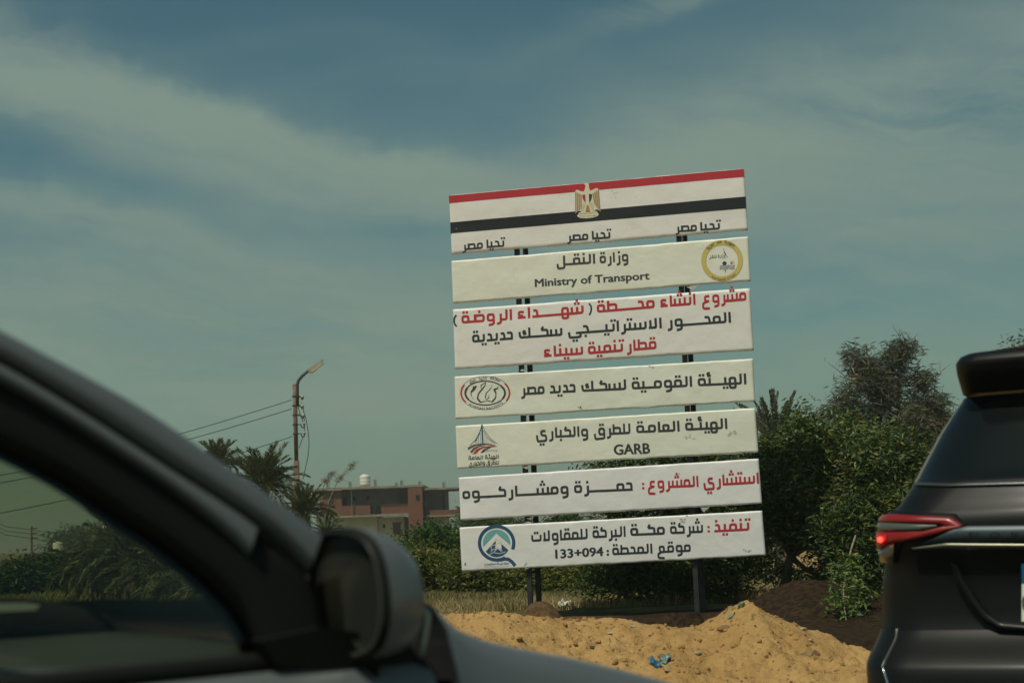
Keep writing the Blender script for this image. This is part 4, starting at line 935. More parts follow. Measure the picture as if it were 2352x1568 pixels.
hp('roof_edge', [(1575, 1056, 1815, 1064, HD-1.0, HD-.7), (1120, 1055, 1311, 1063, HD-.5, HD+7)], concm)
win = hp('window', [(1210, 1118, 1248, 1184, HD-.42, HD-.38)], voidm); hp('frame', [(1203, 1112, 1210, 1190, HD-.47, HD-.39), (1248, 1112, 1256, 1190, HD-.47, HD-.39), (1226, 1118, 1230, 1184, HD-.46, HD-.43), (1203, 1184, 1256, 1190, HD-.5, HD-.39)], brickm, win)
ac = MB(); cc_ = P(*ZH(1229, 1118), HD-.42)
arcp = [cc_+np.array([.32*math.cos(R_(a)), -.06, .22*math.sin(R_(a))]) for a in range(0, 181, 20)]
ac.tube(arcp, .06, 6); ac.build('arch', brickm, win)
ad = MB(); fan = [cc_+np.array([.27*math.cos(R_(a)), 0, .18*math.sin(R_(a))]) for a in range(0, 181, 20)]; ad.add(fan+[p+[0, .05, 0] for p in fan], [list(range(10)), list(range(19, 9, -1))]); ad.build('arch_opening', voidm, win)
for q in ((1322, 1120, 1352, 1190, HD+1.74, HD+1.79), (1395, 1120, 1416, 1155, HD+1.74, HD+1.79), (1500, 1113, 1522, 1147, HD+1.74, HD+1.79), (1878, 1108, 1906, 1146, HD-1.36, HD-1.31), (1932, 1118, 1949, 1200, HD+1.5, HD+1.58), (2085, 1090, 2094, 1218, HD+1.54, HD+1.59), (1625, 1333, 1642, 1362, HD+.42, HD+.49)):
    hp('window', [q], voidm)
hp('door', [(1703, 1325, 1760, 1407, HD+.40, HD+.49), (1697, 1318, 1766, 1328, HD+.34, HD+.49)], rustm)
hp('window', [(1945, 1285, 1960, 1330, HD+.9, HD+.98)], rustm)
hp('pipe', [(1384, 1060, 1388, 1275, HD-1.5, HD-1.4)], concm)
for i, (x_, y_) in enumerate(((1375, 1003), (1568, 988), (1730, 1010), (1770, 993), (1909, 1000), (2094, 1008), (1205, 1015))):
    mb = MB(); c0 = P(*ZH(x_, 1050), HD+2.5); zt = P(*ZH(x_, y_), HD+2.5)[2]
    for sx, sy in ((-.12, -.1), (.12, -.1), (0, .12), (-.05, .02)): mb.tube([c0+[sx, sy, -.2], [c0[0]+sx*1.15, c0[1]+sy, zt-.15*abs(sx)*3]], .022, 4)
    mb.build('rebar', mat('rusty_bar', (.09, .07, .055), .9) if i == 0 else bpy.data.materials['rusty_bar'], house)
# water tank on its roof: stands on the roof, a thing of its own
tank_m = mat('white_plastic_tank', (.74, .73, .62), .5)
def tank(cx_, ytop, ybot, rpx, d, Zf, label, group):
    c0 = P(*Zf(cx_, ybot), d); ztop = P(*Zf(cx_, ytop), d)[2]; r_ = abs(P(*Zf(cx_+rpx, ybot), d)[0]-c0[0]); h_ = ztop-c0[2]
    root = empty('water_tank', c0, label, 'water tank', group)
    prof = [(0, 0), (r_, 0), (r_, h_*.28), (r_*.975, h_*.30), (r_, h_*.32), (r_, h_*.56), (r_*.975, h_*.58), (r_, h_*.60), (r_, h_*.84), (r_*.93, h_*.90), (r_*.45, h_*.955), (r_*.42, h_), (0, h_)]
    n_ = 24; V = [(a*math.cos(2*math.pi*k/n_), a*math.sin(2*math.pi*k/n_), z_) for a, z_ in prof for k in range(n_)]
    Fc = [(i*n_+k, i*n_+(k+1) % n_, (i+1)*n_+(k+1) % n_, (i+1)*n_+k) for i in range(len(prof)-1) for k in range(n_)]
    mk('body', V, Fc, tank_m, root, True, local=True)
    lid = MB(); lid.tube([(0, 0, h_*.97), (0, 0, h_*1.02)], r_*.46, 16); lid.build('lid', tank_m, root, local=True)
tank(1490, 950, 1042, 41, HD+4, ZH, 'white cylindrical water tank standing on the roof of the brick house', None)
# small satellite-like lamp and far clutter
# far brick house seen through the car window
def ZF(x, y): return ((x/3.36)*.98, (1150+y/3.36)*.98)
hb_old = ZH
def fb(mb, x0, y0, x1, y1, d0, d1):
    ym = (y0+y1)/2; xa = P(*ZF(x0, ym), d0)[0]; xb = P(*ZF(x1, ym), d0)[0]; zt = P(*ZF((x0+x1)/2, y0), d0)[2]; zb = P(*ZF((x0+x1)/2, y1), d0)[2]; mb.box((xa, d0, zb), (xb, d1, zt))
FD = 150.0; fb0 = P(*ZF(380, 600), FD)
fh = empty('brick_hut', (fb0[0], FD, -.1), 'low far reddish brick hut with flat pale roof, seen through the car window', 'hut')
for nm, bx_, mm in (('wall', (190, 492, 575, 690, FD, FD+7), brickm), ('roof', (150, 480, 580, 491, FD-.3, FD+7.3), slabm), ('door', (385, 590, 450, 680, FD-.05, FD-.01), plasm), ('window', (215, 590, 275, 650, FD-.05, FD-.01), plasm)):
    m_ = MB(); fb(m_, *bx_); m_.build(nm, mm, fh)
tank(455, 400, 480, 38, FD+3, ZF, 'white cylindrical tank standing on the far brick hut roof', None)
m_ = MB(); fb(m_, 590, 545, 672, 580, 200, 205); lo = m_.build('wall', brickm); lo.name = 'low_wall'; props(lo, 'short low orange brick wall right of the far hut', 'wall')
# orange brick hut and pale wall behind the right-hand trees
hut2b = P(1775, 1300, 44); hut2 = empty('brick_hut', (hut2b[0], 44, 0), 'orange brick hut glimpsed through the leaves right of the board', 'hut')
orb = mat('orange_brick', (.42, .16, .06), .9, var=.3, vscale=5)
m_ = MB(); z1_, z0_ = zat(1775, 1192, 44), -.1; m_.box((P(1735, 1200, 44)[0], 44, z0_), (P(1850, 1200, 44)[0], 47, z1_)); m_.build('wall', orb, hut2)
m_ = MB(); m_.box((P(1745, 1200, 44)[0], 43.80, z0_), (P(1905, 1200, 44)[0], 43.99, zat(1800, 1232, 44))); m_.build('plaster_base', mat('sandy_render', (.58, .40, .20), .95, var=.25, vscale=3), hut2)
m_ = MB(); m_.box((P(1730, 1200, 44)[0], 43.9, z1_+.002), (P(1856, 1200, 44)[0], 47.2, z1_+.1)); m_.build('roof', slabm, hut2)
m_ = MB(); p0 = P(1990, 1400, 27); m_.box((P(1975, 1400, 27)[0], 27, 0), (P(2120, 1400, 27)[0], 27.2, zat(2000, 1388, 27))); pw_ = m_.build('pale_wall', mat('limewash', (.62, .60, .50), .9, var=.1)); props(pw_, 'low pale wall glimpsed under the leaves beside the black car', 'wall')

# ------------------------------------------------------------------ lamp pole and wires
PD = 74.0
woodm = mat('weathered_pole', (.20, .13, .085), .9, var=.5, vscale=3, bump=.4, bscale=12)
ironm = mat('dark_iron', (.05, .055, .05), .6)
porc = mat('porcelain', (.33, .34, .27), .4)
def zpl(x, y, d=PD): return P(*ZH(x, y), d)
base = zpl(968, 1085); xb_, yb_ = base[0], base[1]
lp = empty('lamp_pole', (xb_, yb_, 0), 'rusty brown utility pole with lamp arm and side insulators, rising behind the palms', 'lamp pole')
def zz(y): return zpl(955, y)[2]
s_ = PD/F/3.267*.98
m_ = MB(); m_.tube([(xb_, yb_, 0), (xb_, yb_, zz(847))], [24*s_, 22*s_], 10); m_.build('lower_pole', woodm, lp, True)
m_ = MB(); m_.tube([(xb_, yb_, zz(850)), (xb_, yb_, zz(262))], [15.5*s_, 17*s_], 10); m_.build('upper_pole', woodm, lp, True)
top = zpl(940, 262); off = np.array([xb_, yb_, 0])-np.array([top[0], top[1], 0])
def q_(x, y, dy=0):   # zoom point relative to the straight pole: undo nothing, keep real position
    p = zpl(x, y); return p+[0, dy, 0]
dxp = lambda y: zpl(955-(955-940)*((850-y)/590.), y)
def side(x, y):        # point beside the vertical pole at zoom height y and zoom offset x from pole axis
    return np.array([xb_+x*s_*1.0, yb_-.02, zz(y)])
m_ = MB(); m_.tube([side(17, 420), side(18, 330), side(20, 265), side(30, 235), side(60, 200), side(112, 160)], [.085, .08, .075, .07, .07, .065], 8); m_.build('arm', ironm, lp, True)
m_ = MB(); a = side(104, 165); b2 = side(218, 80); dv = (b2-a)/np.linalg.norm(b2-a); nv_ = np.array([dv[2], 0, -dv[0]]); sd_ = np.array([0, 1.0, 0])
cross = [(0, .13, .20), (.12, .20, .26), (.6, .18, .26), (1.0, .05, .16)]
V = []
for tt_, hh, ww in cross:
    c0 = a+(b2-a)*tt_
    V += [c0-nv_*hh*.2-sd_*ww*.5, c0-nv_*hh*.2+sd_*ww*.5, c0+nv_*hh+sd_*ww*.35, c0+nv_*hh-sd_*ww*.35]
m_.add(V, [(i*4+k, i*4+(k+1) % 4, i*4+4+(k+1) % 4, i*4+4+k) for i in range(3) for k in range(4)]+[(3, 2, 1, 0), (12, 13, 14, 15)]); m_.build('lamp_head', mat('lamp_housing', (.55, .50, .36), .5), lp)
m_ = MB(); m_.obox(a+(b2-a)*.55+nv_*.16-sd_*.0, dv*.9*np.linalg.norm(b2-a)*.45, sd_*.11, nv_*.02); m_.build('lamp_lens', mat('lamp_glass', (.60, .57, .42), .25), lp)
for i, y_ in enumerate((355, 425, 497, 570, 641)):
    m_ = MB(); m_.tube([side(-22, y_), side(20, y_)], .05, 6); m_.tube([(xb_, yb_, zz(y_+6)), (xb_, yb_, zz(y_-6))], 19*s_, 10)
    if i in (3, 4): m_.tube([side(18, y_), side(40, y_), side(48, y_+25), side(60, y_+27), side(68, y_+12), side(66, y_-4)], .03, 5)
    else: m_.tube([side(18, y_), side(50, y_+6)], .045, 5)
    m_.build('bracket', ironm, lp)
    ib = MB(); cy_ = y_+(8 if i < 3 else -4); x_ = (56, 54, 60, 66, 66)[i]; hh = (20, 20, 22, 14, 12)[i]
    ib.tube([side(x_, cy_+hh), side(x_, cy_+hh*.4), side(x_, cy_+hh*.35), side(x_, cy_-hh*.35), side(x_, cy_-hh*.4), side(x_, cy_-hh)], np.array([9, 10, 14, 14, 11, 8])*s_*(1 if i < 3 else .7), 8); ib.build('insulator', porc, lp, True)
m_ = MB()
for pts_ in (((50, 400), (62, 440), (66, 520), (70, 580), (64, 640)), ((64, 470), (85, 540), (103, 690), (95, 800), (70, 900), (48, 990)), ((66, 650), (50, 680), (22, 750)), ((16, 400), (30, 470), (50, 530), (64, 570)), ((-12, 900), (8, 1000), (22, 1085))):
    pp = np.array([side(*q) for q in pts_]); tt_ = np.linspace(0, len(pp)-1, 14)
    sm = np.c_[[np.interp(tt_, range(len(pp)), pp[:, k]) for k in range(3)]].T
    sm[1:-1] = (sm[:-2]+sm[1:-1]*2+sm[2:])/4; m_.tube(sm, .018, 5, False)
m_.build('loose_cable', ironm, lp)
wirem = mat('wire', (.03, .03, .03), .6)
farp = np.array([P(-420, 1200, 60)[0], 60, 0])
nm = MB(); nm.tube([farp, farp+[0, 0, 3.9]], [.18, .13], 8); pf = empty('utility_pole', farp, 'plain wooden pole beyond the left picture edge carrying the wires', 'pole'); nm.build('pole', woodm, pf)
for i, (pts_, lab) in enumerate((([(683, 937), (423, 1016), (134, 1088), (0, 1113), (-420, 1150)], 'uppermost wire running left from the lamp pole'), ([(683, 958), (443, 1029), (156, 1101), (0, 1131), (-420, 1180)], 'middle wire running left from the lamp pole'), ([(686, 1022), (550, 1066), (236, 1152), (0, 1202), (-420, 1250)], 'lowest wire running left from the lamp pole'))):
    px_ = np.array([p[0] for p in pts_])*.98; py_ = np.array([p[1] for p in pts_])*.98
    cf_ = np.polyfit(px_, py_, 3); xs = np.linspace(px_[0], px_[-1], 60)
    pp = np.array([P(x, np.polyval(cf_, x), PD-(PD-60)*(px_[0]-x)/(px_[0]-px_[-1])) for x in xs])
    m_ = MB(); m_.tube(pp, .016, 5, False); o = m_.build('wire', wirem); props(o, lab, 'wire', 'wires from the lamp pole')
# far poles seen through the window
for i, (x_, yt, yb2, d_, lab) in enumerate(((73, 1207, 1270, 140, 'thin dark utility pole behind the far brick hut'), (241, 1212, 1252, 150, 'short far pole topped by a pale street lamp'))):
    b0 = P(x_, yb2+30, d_); r0 = empty('utility_pole' if i == 0 else 'street_lamp', (b0[0], d_, 0), lab, 'pole' if i == 0 else 'street lamp'); zt = zat(x_, yt, d_)
    m_ = MB(); m_.tube([(b0[0], d_, 0), (b0[0], d_, zt)], [.12, .07], 7); m_.build('pole', woodm, r0)
    m_ = MB()
    for k in range(3): m_.box((b0[0], d_-.04, zt-.25-.4*k), (b0[0]+.5, d_+.04, zt-.17-.4*k))
    if i == 0: m_.build('crossarm', ironm, r0)
    else:
        m2 = MB(); m2.tube([(b0[0]-.28, d_, zt), (b0[0], d_, zt+.1), (b0[0]+.36, d_, zt+.02)], [.12, .2, .08], 8); m2.build('lamp_head', mat('far_lamp', (.7, .68, .55), .5), r0, True)
for i, (ya, yb2) in enumerate(((1216, 1198), (1226, 1208), (1236, 1216))):
    m_ = MB(); a = P(75, ya, 140); b2 = P(-60, yb2-30, 120); c_ = P(240, ya+8, 150); mid = (a+b2)/2-[0, 0, .5]; mid2 = (a+c_)/2-[0, 0, .45]
    m_.tube([b2, mid, a, mid2, c_], .022, 4, False); o = m_.build('wire', wirem); props(o, ['top', 'middle', 'bottom'][i]+' of the three thin wires strung between the far poles', 'wire', 'far wires')

# ------------------------------------------------------------------ litter and stones on the bank
def on_ground(px, py):
    r = ray(px, py); tl = np.linspace(9.5, 40, 4000); q = EYE+r*(tl/r[1])[:, None]; hh = height(q[:, 0], q[:, 1]); k = np.argmax(q[:, 2] < hh); return np.array([q[k, 0], q[k, 1], hh[k]])
def scrap(px, py, sz, colr, name, label, seed, h_=.03, cat='litter', grp=None, rgh=.4):
    c0 = on_ground(px, py); rg = np.random.default_rng(seed); n_ = 9
    U, Vv = np.meshgrid(np.linspace(-1, 1, n_), np.linspace(-1, 1, n_)); rr_ = np.sqrt(U**2+Vv**2)
    k = 1/np.maximum(1, rr_*rg.uniform(.9, 1.2, (n_, n_)))
    x = U*k*sz*(1+.3*rg.normal(size=(n_, n_))*.5); y = Vv*k*sz*.7*(1+.3*rg.normal(size=(n_, n_))*.5); z = h_*(.6+fbm(U*2.2+seed, Vv*2.2, 3, seed))*1.1
    V = np.stack([x+c0[0], y+c0[1], height(x+c0[0], y+c0[1])+np.maximum(z, .006)], -1).reshape(-1, 3)
    id_ = np.arange(n_*n_).reshape(n_, n_); Fc = np.stack([id_[:-1, :-1], id_[:-1, 1:], id_[1:, 1:], id_[1:, :-1]], -1).reshape(-1, 4)
    o = mk(name, V, Fc, mat(name, colr, rgh, var=.3, vscale=15)); m2 = o.modifiers.new('thick', 'SOLIDIFY'); m2.thickness = .004
    props(o, label, cat, grp)
scrap(1506, 1530, .045, (.03, .16, .26), 'plastic_scrap', 'crumpled deep blue plastic scrap low on the sand bank', 1, .04)
scrap(1528, 1514, .045, (.16, .26, .26), 'plastic_bottle_scrap', 'flattened grey-blue plastic wrapper just above the blue scrap', 2, .03)
scrap(1703, 1394, .035, (.22, .26, .17), 'weed_scrap', 'greenish crumpled scrap just below the peak of the sand heap', 3, .04)
scrap(1679, 1418, .035, (.30, .30, .2), 'paper_scrap', 'small pale scrap on the left slope of the sand heap', 4, .02)
scrap(1303, 1398, .13, (.55, .53, .42), 'white_bag', 'pale plastic bag lying in the dry grass between the board posts', 5, .12, 'bag')
def stone(px, py, sz, colr, label, seed):
    c0 = on_ground(px, py); V, Fc = icos(sz); rg = np.random.default_rng(seed); V = V*[1.5, 1, .6]+rg.normal(0, sz*.12, V.shape)
    V = V@np.array([[math.cos(seed), math.sin(seed), 0], [-math.sin(seed), math.cos(seed), 0], [0, 0, 1]])
    o = mk('stone', V+c0+[0, 0, sz*.1], Fc, mat('stone', tuple(q*.72 for q in colr), .95, var=.3, vscale=30), smooth=False); props(o, label, 'stone', 'stones on the sand bank')
for i, (x_, y_, sz, cc, lab) in enumerate(((1603,1502,.022,(.6,.52,.38),'pale stone right of the blue plastic scrap'), (1843,1445,.024,(.62,.52,.36),'pale stone on the right slope of the sand heap'), (1862,1470,.018,(.55,.45,.3),'small stone lower down the right slope of the heap'), (1664,1446,.05,(.34,.2,.09),'flat brown slab of earth on the left slope of the heap'), (1860,1506,.075,(.40,.26,.11),'largest clod, half buried low on the right side of the heap'), (1533,1537,.04,(.55,.38,.18),'flat tan stone beside the blue plastic scrap'), (1358,1487,.025,(.12,.09,.06),'small dark stone high on the left part of the bank'), (1454,1440,.018,(.7,.62,.5),'whitish chip on the bank near the trench'), (1492,1459,.016,(.66,.55,.4),'tiny pale chip between trench and blue scraps'), (1402,1455,.018,(.68,.58,.42),'whitish chip in the middle of the bank'))):
    stone(x_, y_, sz, cc, lab, i+3)

# ------------------------------------------------------------------ black SUV, rear view
PSI = R_(24); hf = np.array([math.sin(PSI), math.cos(PSI), 0]); hl = np.array([-math.cos(PSI), math.sin(PSI), 0])
def Z5(x, y): return ((1900+x/1.866)*.98, (760+y/1.866)*.98)
C0 = P(*Z5(285, 900), 6.9); SO = C0-hl*.80; SO = np.array([SO[0], SO[1], 0])
suv = empty('black_suv', SO, 'black SUV seen from behind at the right edge, tail lamp lit and chrome strip across', 'SUV')
def S5(x, y, off=0.0):   # zoom point to (lateral, height) on the rear plane pushed forward by off
    q = Ppl(*Z5(x, y), SO+hf*off, hf); return float(np.dot(q-SO, hl)), float(q[2])
# (zoom y, zoom x of silhouette, forward offset, corner radius)
ROW = [(128, 668, .30, .10), (140, 640, .27, .10), (170, 620, .25, .09), (220, 628, .27, .08), (305, 655, .36, .06), (322, 652, .40, .16), (390, 600, .36, .22), (480, 540, .29, .26), (570, 490, .22, .28), (660, 440, .15, .30), (690, 425, .12, .30),
       (700, 420, .10, .26), (760, 385, .07, .24), (812, 350, .05, .22), (835, 300, .02, .22), (880, 287, .01, .2), (960, 285, .01, .2), (1040, 300, .03, .2), (1052, 304, .04, .2), (1120, 292, .05, .2), (1220, 292, .05, .2), (1330, 290, .04, .22), (1400, 262, -.02, .22), (1475, 224, -.10, .2), (1500, 222, -.11, .2), (1600, 230, -.12, .2), (1900, 245, -.08, .2), (2000, 290, .05, .2)]
rows = []
for (zy, zx, off, cr) in ROW:
    lat, z_ = S5(zx, zy, off+cr*.6); rows.append((z_, lat, off, cr))
RZ = np.array([r_[0] for r_ in rows]); RL = np.array([r_[1] for r_ in rows]); RO = np.array([r_[2] for r_ in rows]); RC = np.array([r_[3] for r_ in rows])
zf_ = np.linspace(RZ[-1], RZ[0], 400)
def smo(A, w_):
    q = np.interp(-zf_, -RZ, A); k_ = np.exp(-(np.arange(-3*w_, 3*w_+1)/w_)**2); k_ /= k_.sum(); q2 = np.convolve(np.pad(q, 3*w_, 'edge'), k_, 'valid')
    m_ = ss(1.35, 1.25, zf_); return q*(1-m_)+q2*m_
SMO = {'O': smo(RO, 9), 'C': smo(RC, 9), 'L': smo(RL, 3)}
def suvp(lat, z_, out=0.0):
    """point on the rear skin at lateral lat (>=0) and height z"""
    Wd = np.interp(z_, zf_, SMO['L']); o_ = np.interp(z_, zf_, SMO['O']); c_ = np.interp(z_, zf_, SMO['C'])
    s_ = min(abs(lat), Wd-.0005); e_ = max(0, s_-(Wd-c_))/c_; d_ = o_+c_*(1-math.sqrt(max(0, 1-e_**2)))+.05*(s_/Wd)**2
    nrm = -hf*math.sqrt(max(.0, 1-e_**2))+hl*math.copysign(e_, lat)
    return SO+hl*math.copysign(s_, lat)+hf*d_+np.array([0, 0, z_])+nrm*out
def skin(name, r0, r1, m, out=0.0, latmax=None, flen=2.2):
    V = []; ks = range(r0, r1+1); NC = 18
    zs = []
    for k in range(r0, r1):
        for q in range(3): zs.append(RZ[k]+(RZ[k+1]-RZ[k])*q/3)
    zs.append(RZ[r1])
    cols_ = None
    for z_ in zs:
        Wd = np.interp(z_, zf_, SMO['L']); c_ = np.interp(z_, zf_, SMO['C']); row = []
        flat_ = np.linspace(0, Wd-c_, 6)[:-1]; arc = [Wd-c_+c_*math.sin(a) for a in np.linspace(0, math.pi/2, 10)]
        L_ = list(flat_)+arc
        half = [suvp(l_, z_, out) for l_ in L_]
        endf = half[-1]+hf*flen-hl*.02; half.append(half[-1]+hf*flen*.4); half.append(endf)
        mir = [p-hl*2*np.dot(p-SO, hl) for p in half[1:]][::-1]
        V.append(mir+half)
    nc = len(V[0]); Fc = [(i*nc+k, i*nc+k+1, (i+1)*nc+k+1, (i+1)*nc+k) for i in range(len(V)-1) for k in range(nc-1)]
    return mk(name, np.array(V), Fc, m, suv, True)
blackp = mat('black_paint', (.005, .0055, .0055), .42, coat=.12, spec=.2)
greyp = mat('charcoal_paint', (.0055, .0062, .0056), .45, coat=.10, spec=.18)
tintm = mat('privacy_glass', (.006, .008, .008), .12, spec=.3)
chrm = mat('chrome', (.55, .58, .58), .18, metal=1.0)
skin('spoiler', 0, 4, blackp); skin('rear_window', 5, 10, tintm); skin('tailgate', 10, 21, greyp); skin('bumper', 21, 27, greyp, .004)
rtop = []; 
for l_ in (-1, -.5, 0, .5, 1):
    for f_ in (.0, .6, 2.4): rtop.append(suvp(l_*RL[0]*.98, RZ[0])+hf*f_+np.array([0, 0, .012*(1-l_*l_)-.03*(f_ > 0)]))
mk('roof', rtop, [(i*3+k, i*3+k+1, (i+1)*3+k+1, (i+1)*3+k) for i in range(4) for k in range(2)], blackp, suv, True)
rr1 = np.array([suvp(l_*RL[4]*.98, RZ[4])+hf*(0 if q == 0 else .14)+[0, 0, 0 if q == 0 else -.02] for l_ in np.linspace(-1, 1, 9) for q in (0, 1)])
mk('spoiler_underside', rr1, [(2*i, 2*i+1, 2*i+3, 2*i+2) for i in range(8)], blackp, suv)
# SUV floor and wheels
sm_ = MB(); sm_.obox(SO+hf*1.6+[0, 0, .45], hl*.78, hf*1.3, [0, 0, .06]); sm_.build('floor_pan', blackp, suv)
tyrem = mat('tyre_rubber', (.015, .015, .015), .85)
for s_ in (-1, 1):
    c0 = SO+hl*s_*.74+hf*.85+[0, 0, .37]; wh = mk('wheel', np.array([c0+hl*s_*a+(hf*math.cos(th)+np.array([0, 0, 1])*math.sin(th))*r_ for a, r_ in ((-.12, .2), (-.12, .35), (-.09, .37), (.09, .37), (.12, .35), (.12, .2)) for th in np.linspace(0, 2*math.pi, 28, endpoint=False)]),
        [(i*28+k, i*28+(k+1) % 28, (i+1)*28+(k+1) % 28, (i+1)*28+k) for i in range(5) for k in range(28)], tyrem, suv, True)
    rm = MB(); rm.tube([c0-hl*.1, c0+hl*.1], .21, 20); rm.build('rim', chrm, wh)
def strip(name, top, bot, m, out=.008, n_=24, mirror=False, th=.012, zf=Z5, parent=None):
    """plate lying on the rear skin between two traced curves"""
    top = np.array([S5(x, y, .06) for x, y in top]); bot = np.array([S5(x, y, .06) for x, y in bot])
    ts = np.linspace(0, 1, n_); tt_ = np.linspace(0, 1, len(top)); tb = np.linspace(0, 1, len(bot)); nr = 5
    res = []
    for sgn in ((1, -1) if mirror else (1,)):
        V = []
        for t0 in ts:
            a = np.array([np.interp(t0, tt_, top[:, k]) for k in (0, 1)]); b2 = np.array([np.interp(t0, tb, bot[:, k]) for k in (0, 1)])
            for q, f_ in enumerate((0, .02, .5, .98, 1)):
                c_ = a+(b2-a)*f_; ed = (q in (0, nr-1)); V.append(suvp(sgn*c_[0], c_[1], -.003 if ed else out))
        Fc = [(i*nr+k, i*nr+k+1, (i+1)*nr+k+1, (i+1)*nr+k) for i in range(n_-1) for k in range(nr-1)]
        res.append(mk(name, V, Fc, m, parent or suv, True))
    return res
lampr = mat('red_lens', (.24, .010, .008), .32, coat=.1); lampc = mat('clear_lens', (.085, .092, .078), .3, coat=.1); lampd = mat('smoked_lens', (.05, .045, .03), .2, coat=.5)
strip('tail_lamp_surround', [(283, 822), (350, 810), (500, 820), (640, 826), (680, 872)], [(300, 1050), (365, 1048), (400, 960), (500, 945), (680, 886)], blackp, .012, 30, True)
strip('tail_lamp_red', [(284, 832), (350, 828), (500, 836), (620, 842), (672, 874)], [(284, 862), (350, 862), (500, 868), (580, 872), (600, 885)], lampr, .024, 30, True)
strip('tail_lamp_red', [(284, 906), (350, 906), (500, 903), (590, 880), (672, 876)], [(288, 985), (310, 980), (350, 958), (520, 925), (655, 885)], lampr, .024, 30, True)
strip('tail_lamp_clear', [(286, 864), (350, 866), (480, 872), (560, 876)], [(286, 902), (350, 902), (480, 900), (560, 882)], lampc, .022, 24, True)
strip('tail_lamp_amber', [(288, 990), (320, 975), (350, 962), (376, 955)], [(300, 1046), (330, 1046), (355, 1046), (366, 1044)], lampd, .022, 14, True)
led = P(*Z5(323, 940), 6.6); lq = suvp(*S5(323, 940, .06), .035)
bulb = MB(); V, Fc = icos(.014); bulb.add(V+lq, Fc); bulb.build('lit_bulb', mat('lit_red', (.9, .05, .03), .4, emit=(1.0, .05, .03, 3.5)), suv, True)
glowm = mat('lit_red_lens', (.5, .015, .012), .3, emit=(1.0, .01, .01, .05))
strip('tail_lamp_lit', [(288, 918), (300, 915), (345, 918)], [(290, 972), (310, 975), (348, 950)], glowm, .027, 10)
strip('window_trim', [(422, 687), (600, 693), (933, 683), (1500, 680)], [(420, 699), (600, 707), (933, 699), (1500, 696)], mat('satin_trim', (.09, .10, .10), .3, metal=.6), .010, 30)
garn = strip('chrome_garnish', [(640, 892), (690, 880), (933, 877), (1500, 872)], [(480, 962), (600, 950), (933, 948), (1500, 942)], mat('brushed_garnish', (.055, .075, .082), .45, metal=.5), .022, 40)[0]
strip('chrome_strip', [(455, 975), (600, 955), (933, 958), (1500, 952)], [(460, 984), (600, 980), (933, 979), (1500, 973)], mat('bright_chrome', (.15, .15, .115), .35, metal=1.0), .032, 40)
def latin_suv(s, x0, x1, yb, cap, out, m, parent):
    V, Fc = latin_mesh(s, .0); V[:, 0] -= V[:, 0].min(); wd = V[:, 0].max()
    pts = [suvp(*S5(x0+(x1-x0)*v[0]/wd+v[1]*cap*.12, yb-v[1]*cap/.72, .03), out) for v in V]
    n_ = len(pts); bk = [p+hf*.01 for p in pts]
    return mk('badge_letter', pts, Fc, m, parent)
lm = mat('badge_letter', (.012, .016, .018), .4, metal=.3)
for k, ch in enumerate('FORTUNER'): latin_suv(ch, 697+k*92, 740+k*92, 932, 26, .030, lm, suv)
# number plate and its recess
strip('plate_recess_edge', [(620, 1040), (640, 1120), (700, 1220), (760, 1290), (830, 1325), (1000, 1335)], [(640, 1045), (672, 1110), (730, 1200), (780, 1262), (840, 1300), (1000, 1312)], greyp, .035, 40)
strip('lower_bumper_trim', [(335, 1480), (345, 1500), (360, 1540), (375, 1580)], [(339, 1478), (350, 1500), (366, 1540), (382, 1580)], chrm, .012, 10)
strip('bumper_edge', [(370, 1330), (372, 1370), (350, 1440), (336, 1480)], [(376, 1330), (378, 1370), (356, 1440), (342, 1480)], mat('satin_edge', (.12, .12, .11), .3, metal=.5), .012, 14)
pl = empty('x', (0, 0, 0), 'x', 'x'); bpy.data.objects.remove(pl)
platew = mat('plate_white', (.72, .72, .62), .5); plateb = mat('plate_blue', (.01, .13, .26), .5)
def prect(name, x0, y0, x1, y1, m, out, parent=suv):
    q = [suvp(*S5(x, y, .05), out) for x, y in ((x0, y0), (x1, y0), (x1, y1), (x0, y1))]; q2 = [p+hf*.006 for p in q]
    return mk(name, q+q2, [(3, 2, 1, 0), (4, 5, 6, 7), (0, 1, 5, 4), (1, 2, 6, 5), (2, 3, 7, 6), (3, 0, 4, 7)], m, parent)
plate = prect('number_plate', 927, 1132, 1170, 1295, platew, .03); prect('plate_band', 927, 1045, 1170, 1131, plateb, .03)
pc = MB()
for k in range(2):
    cpx = [(950+k*90+16*math.cos(R_(a)), 1215-34*math.sin(R_(a))) for a in range(60, 301, 20)]; pc.tube([suvp(*S5(x, y, .05), .032) for x, y in cpx], .006, 5)
pc.build('plate_character', ink((.04, .04, .04)), plate)

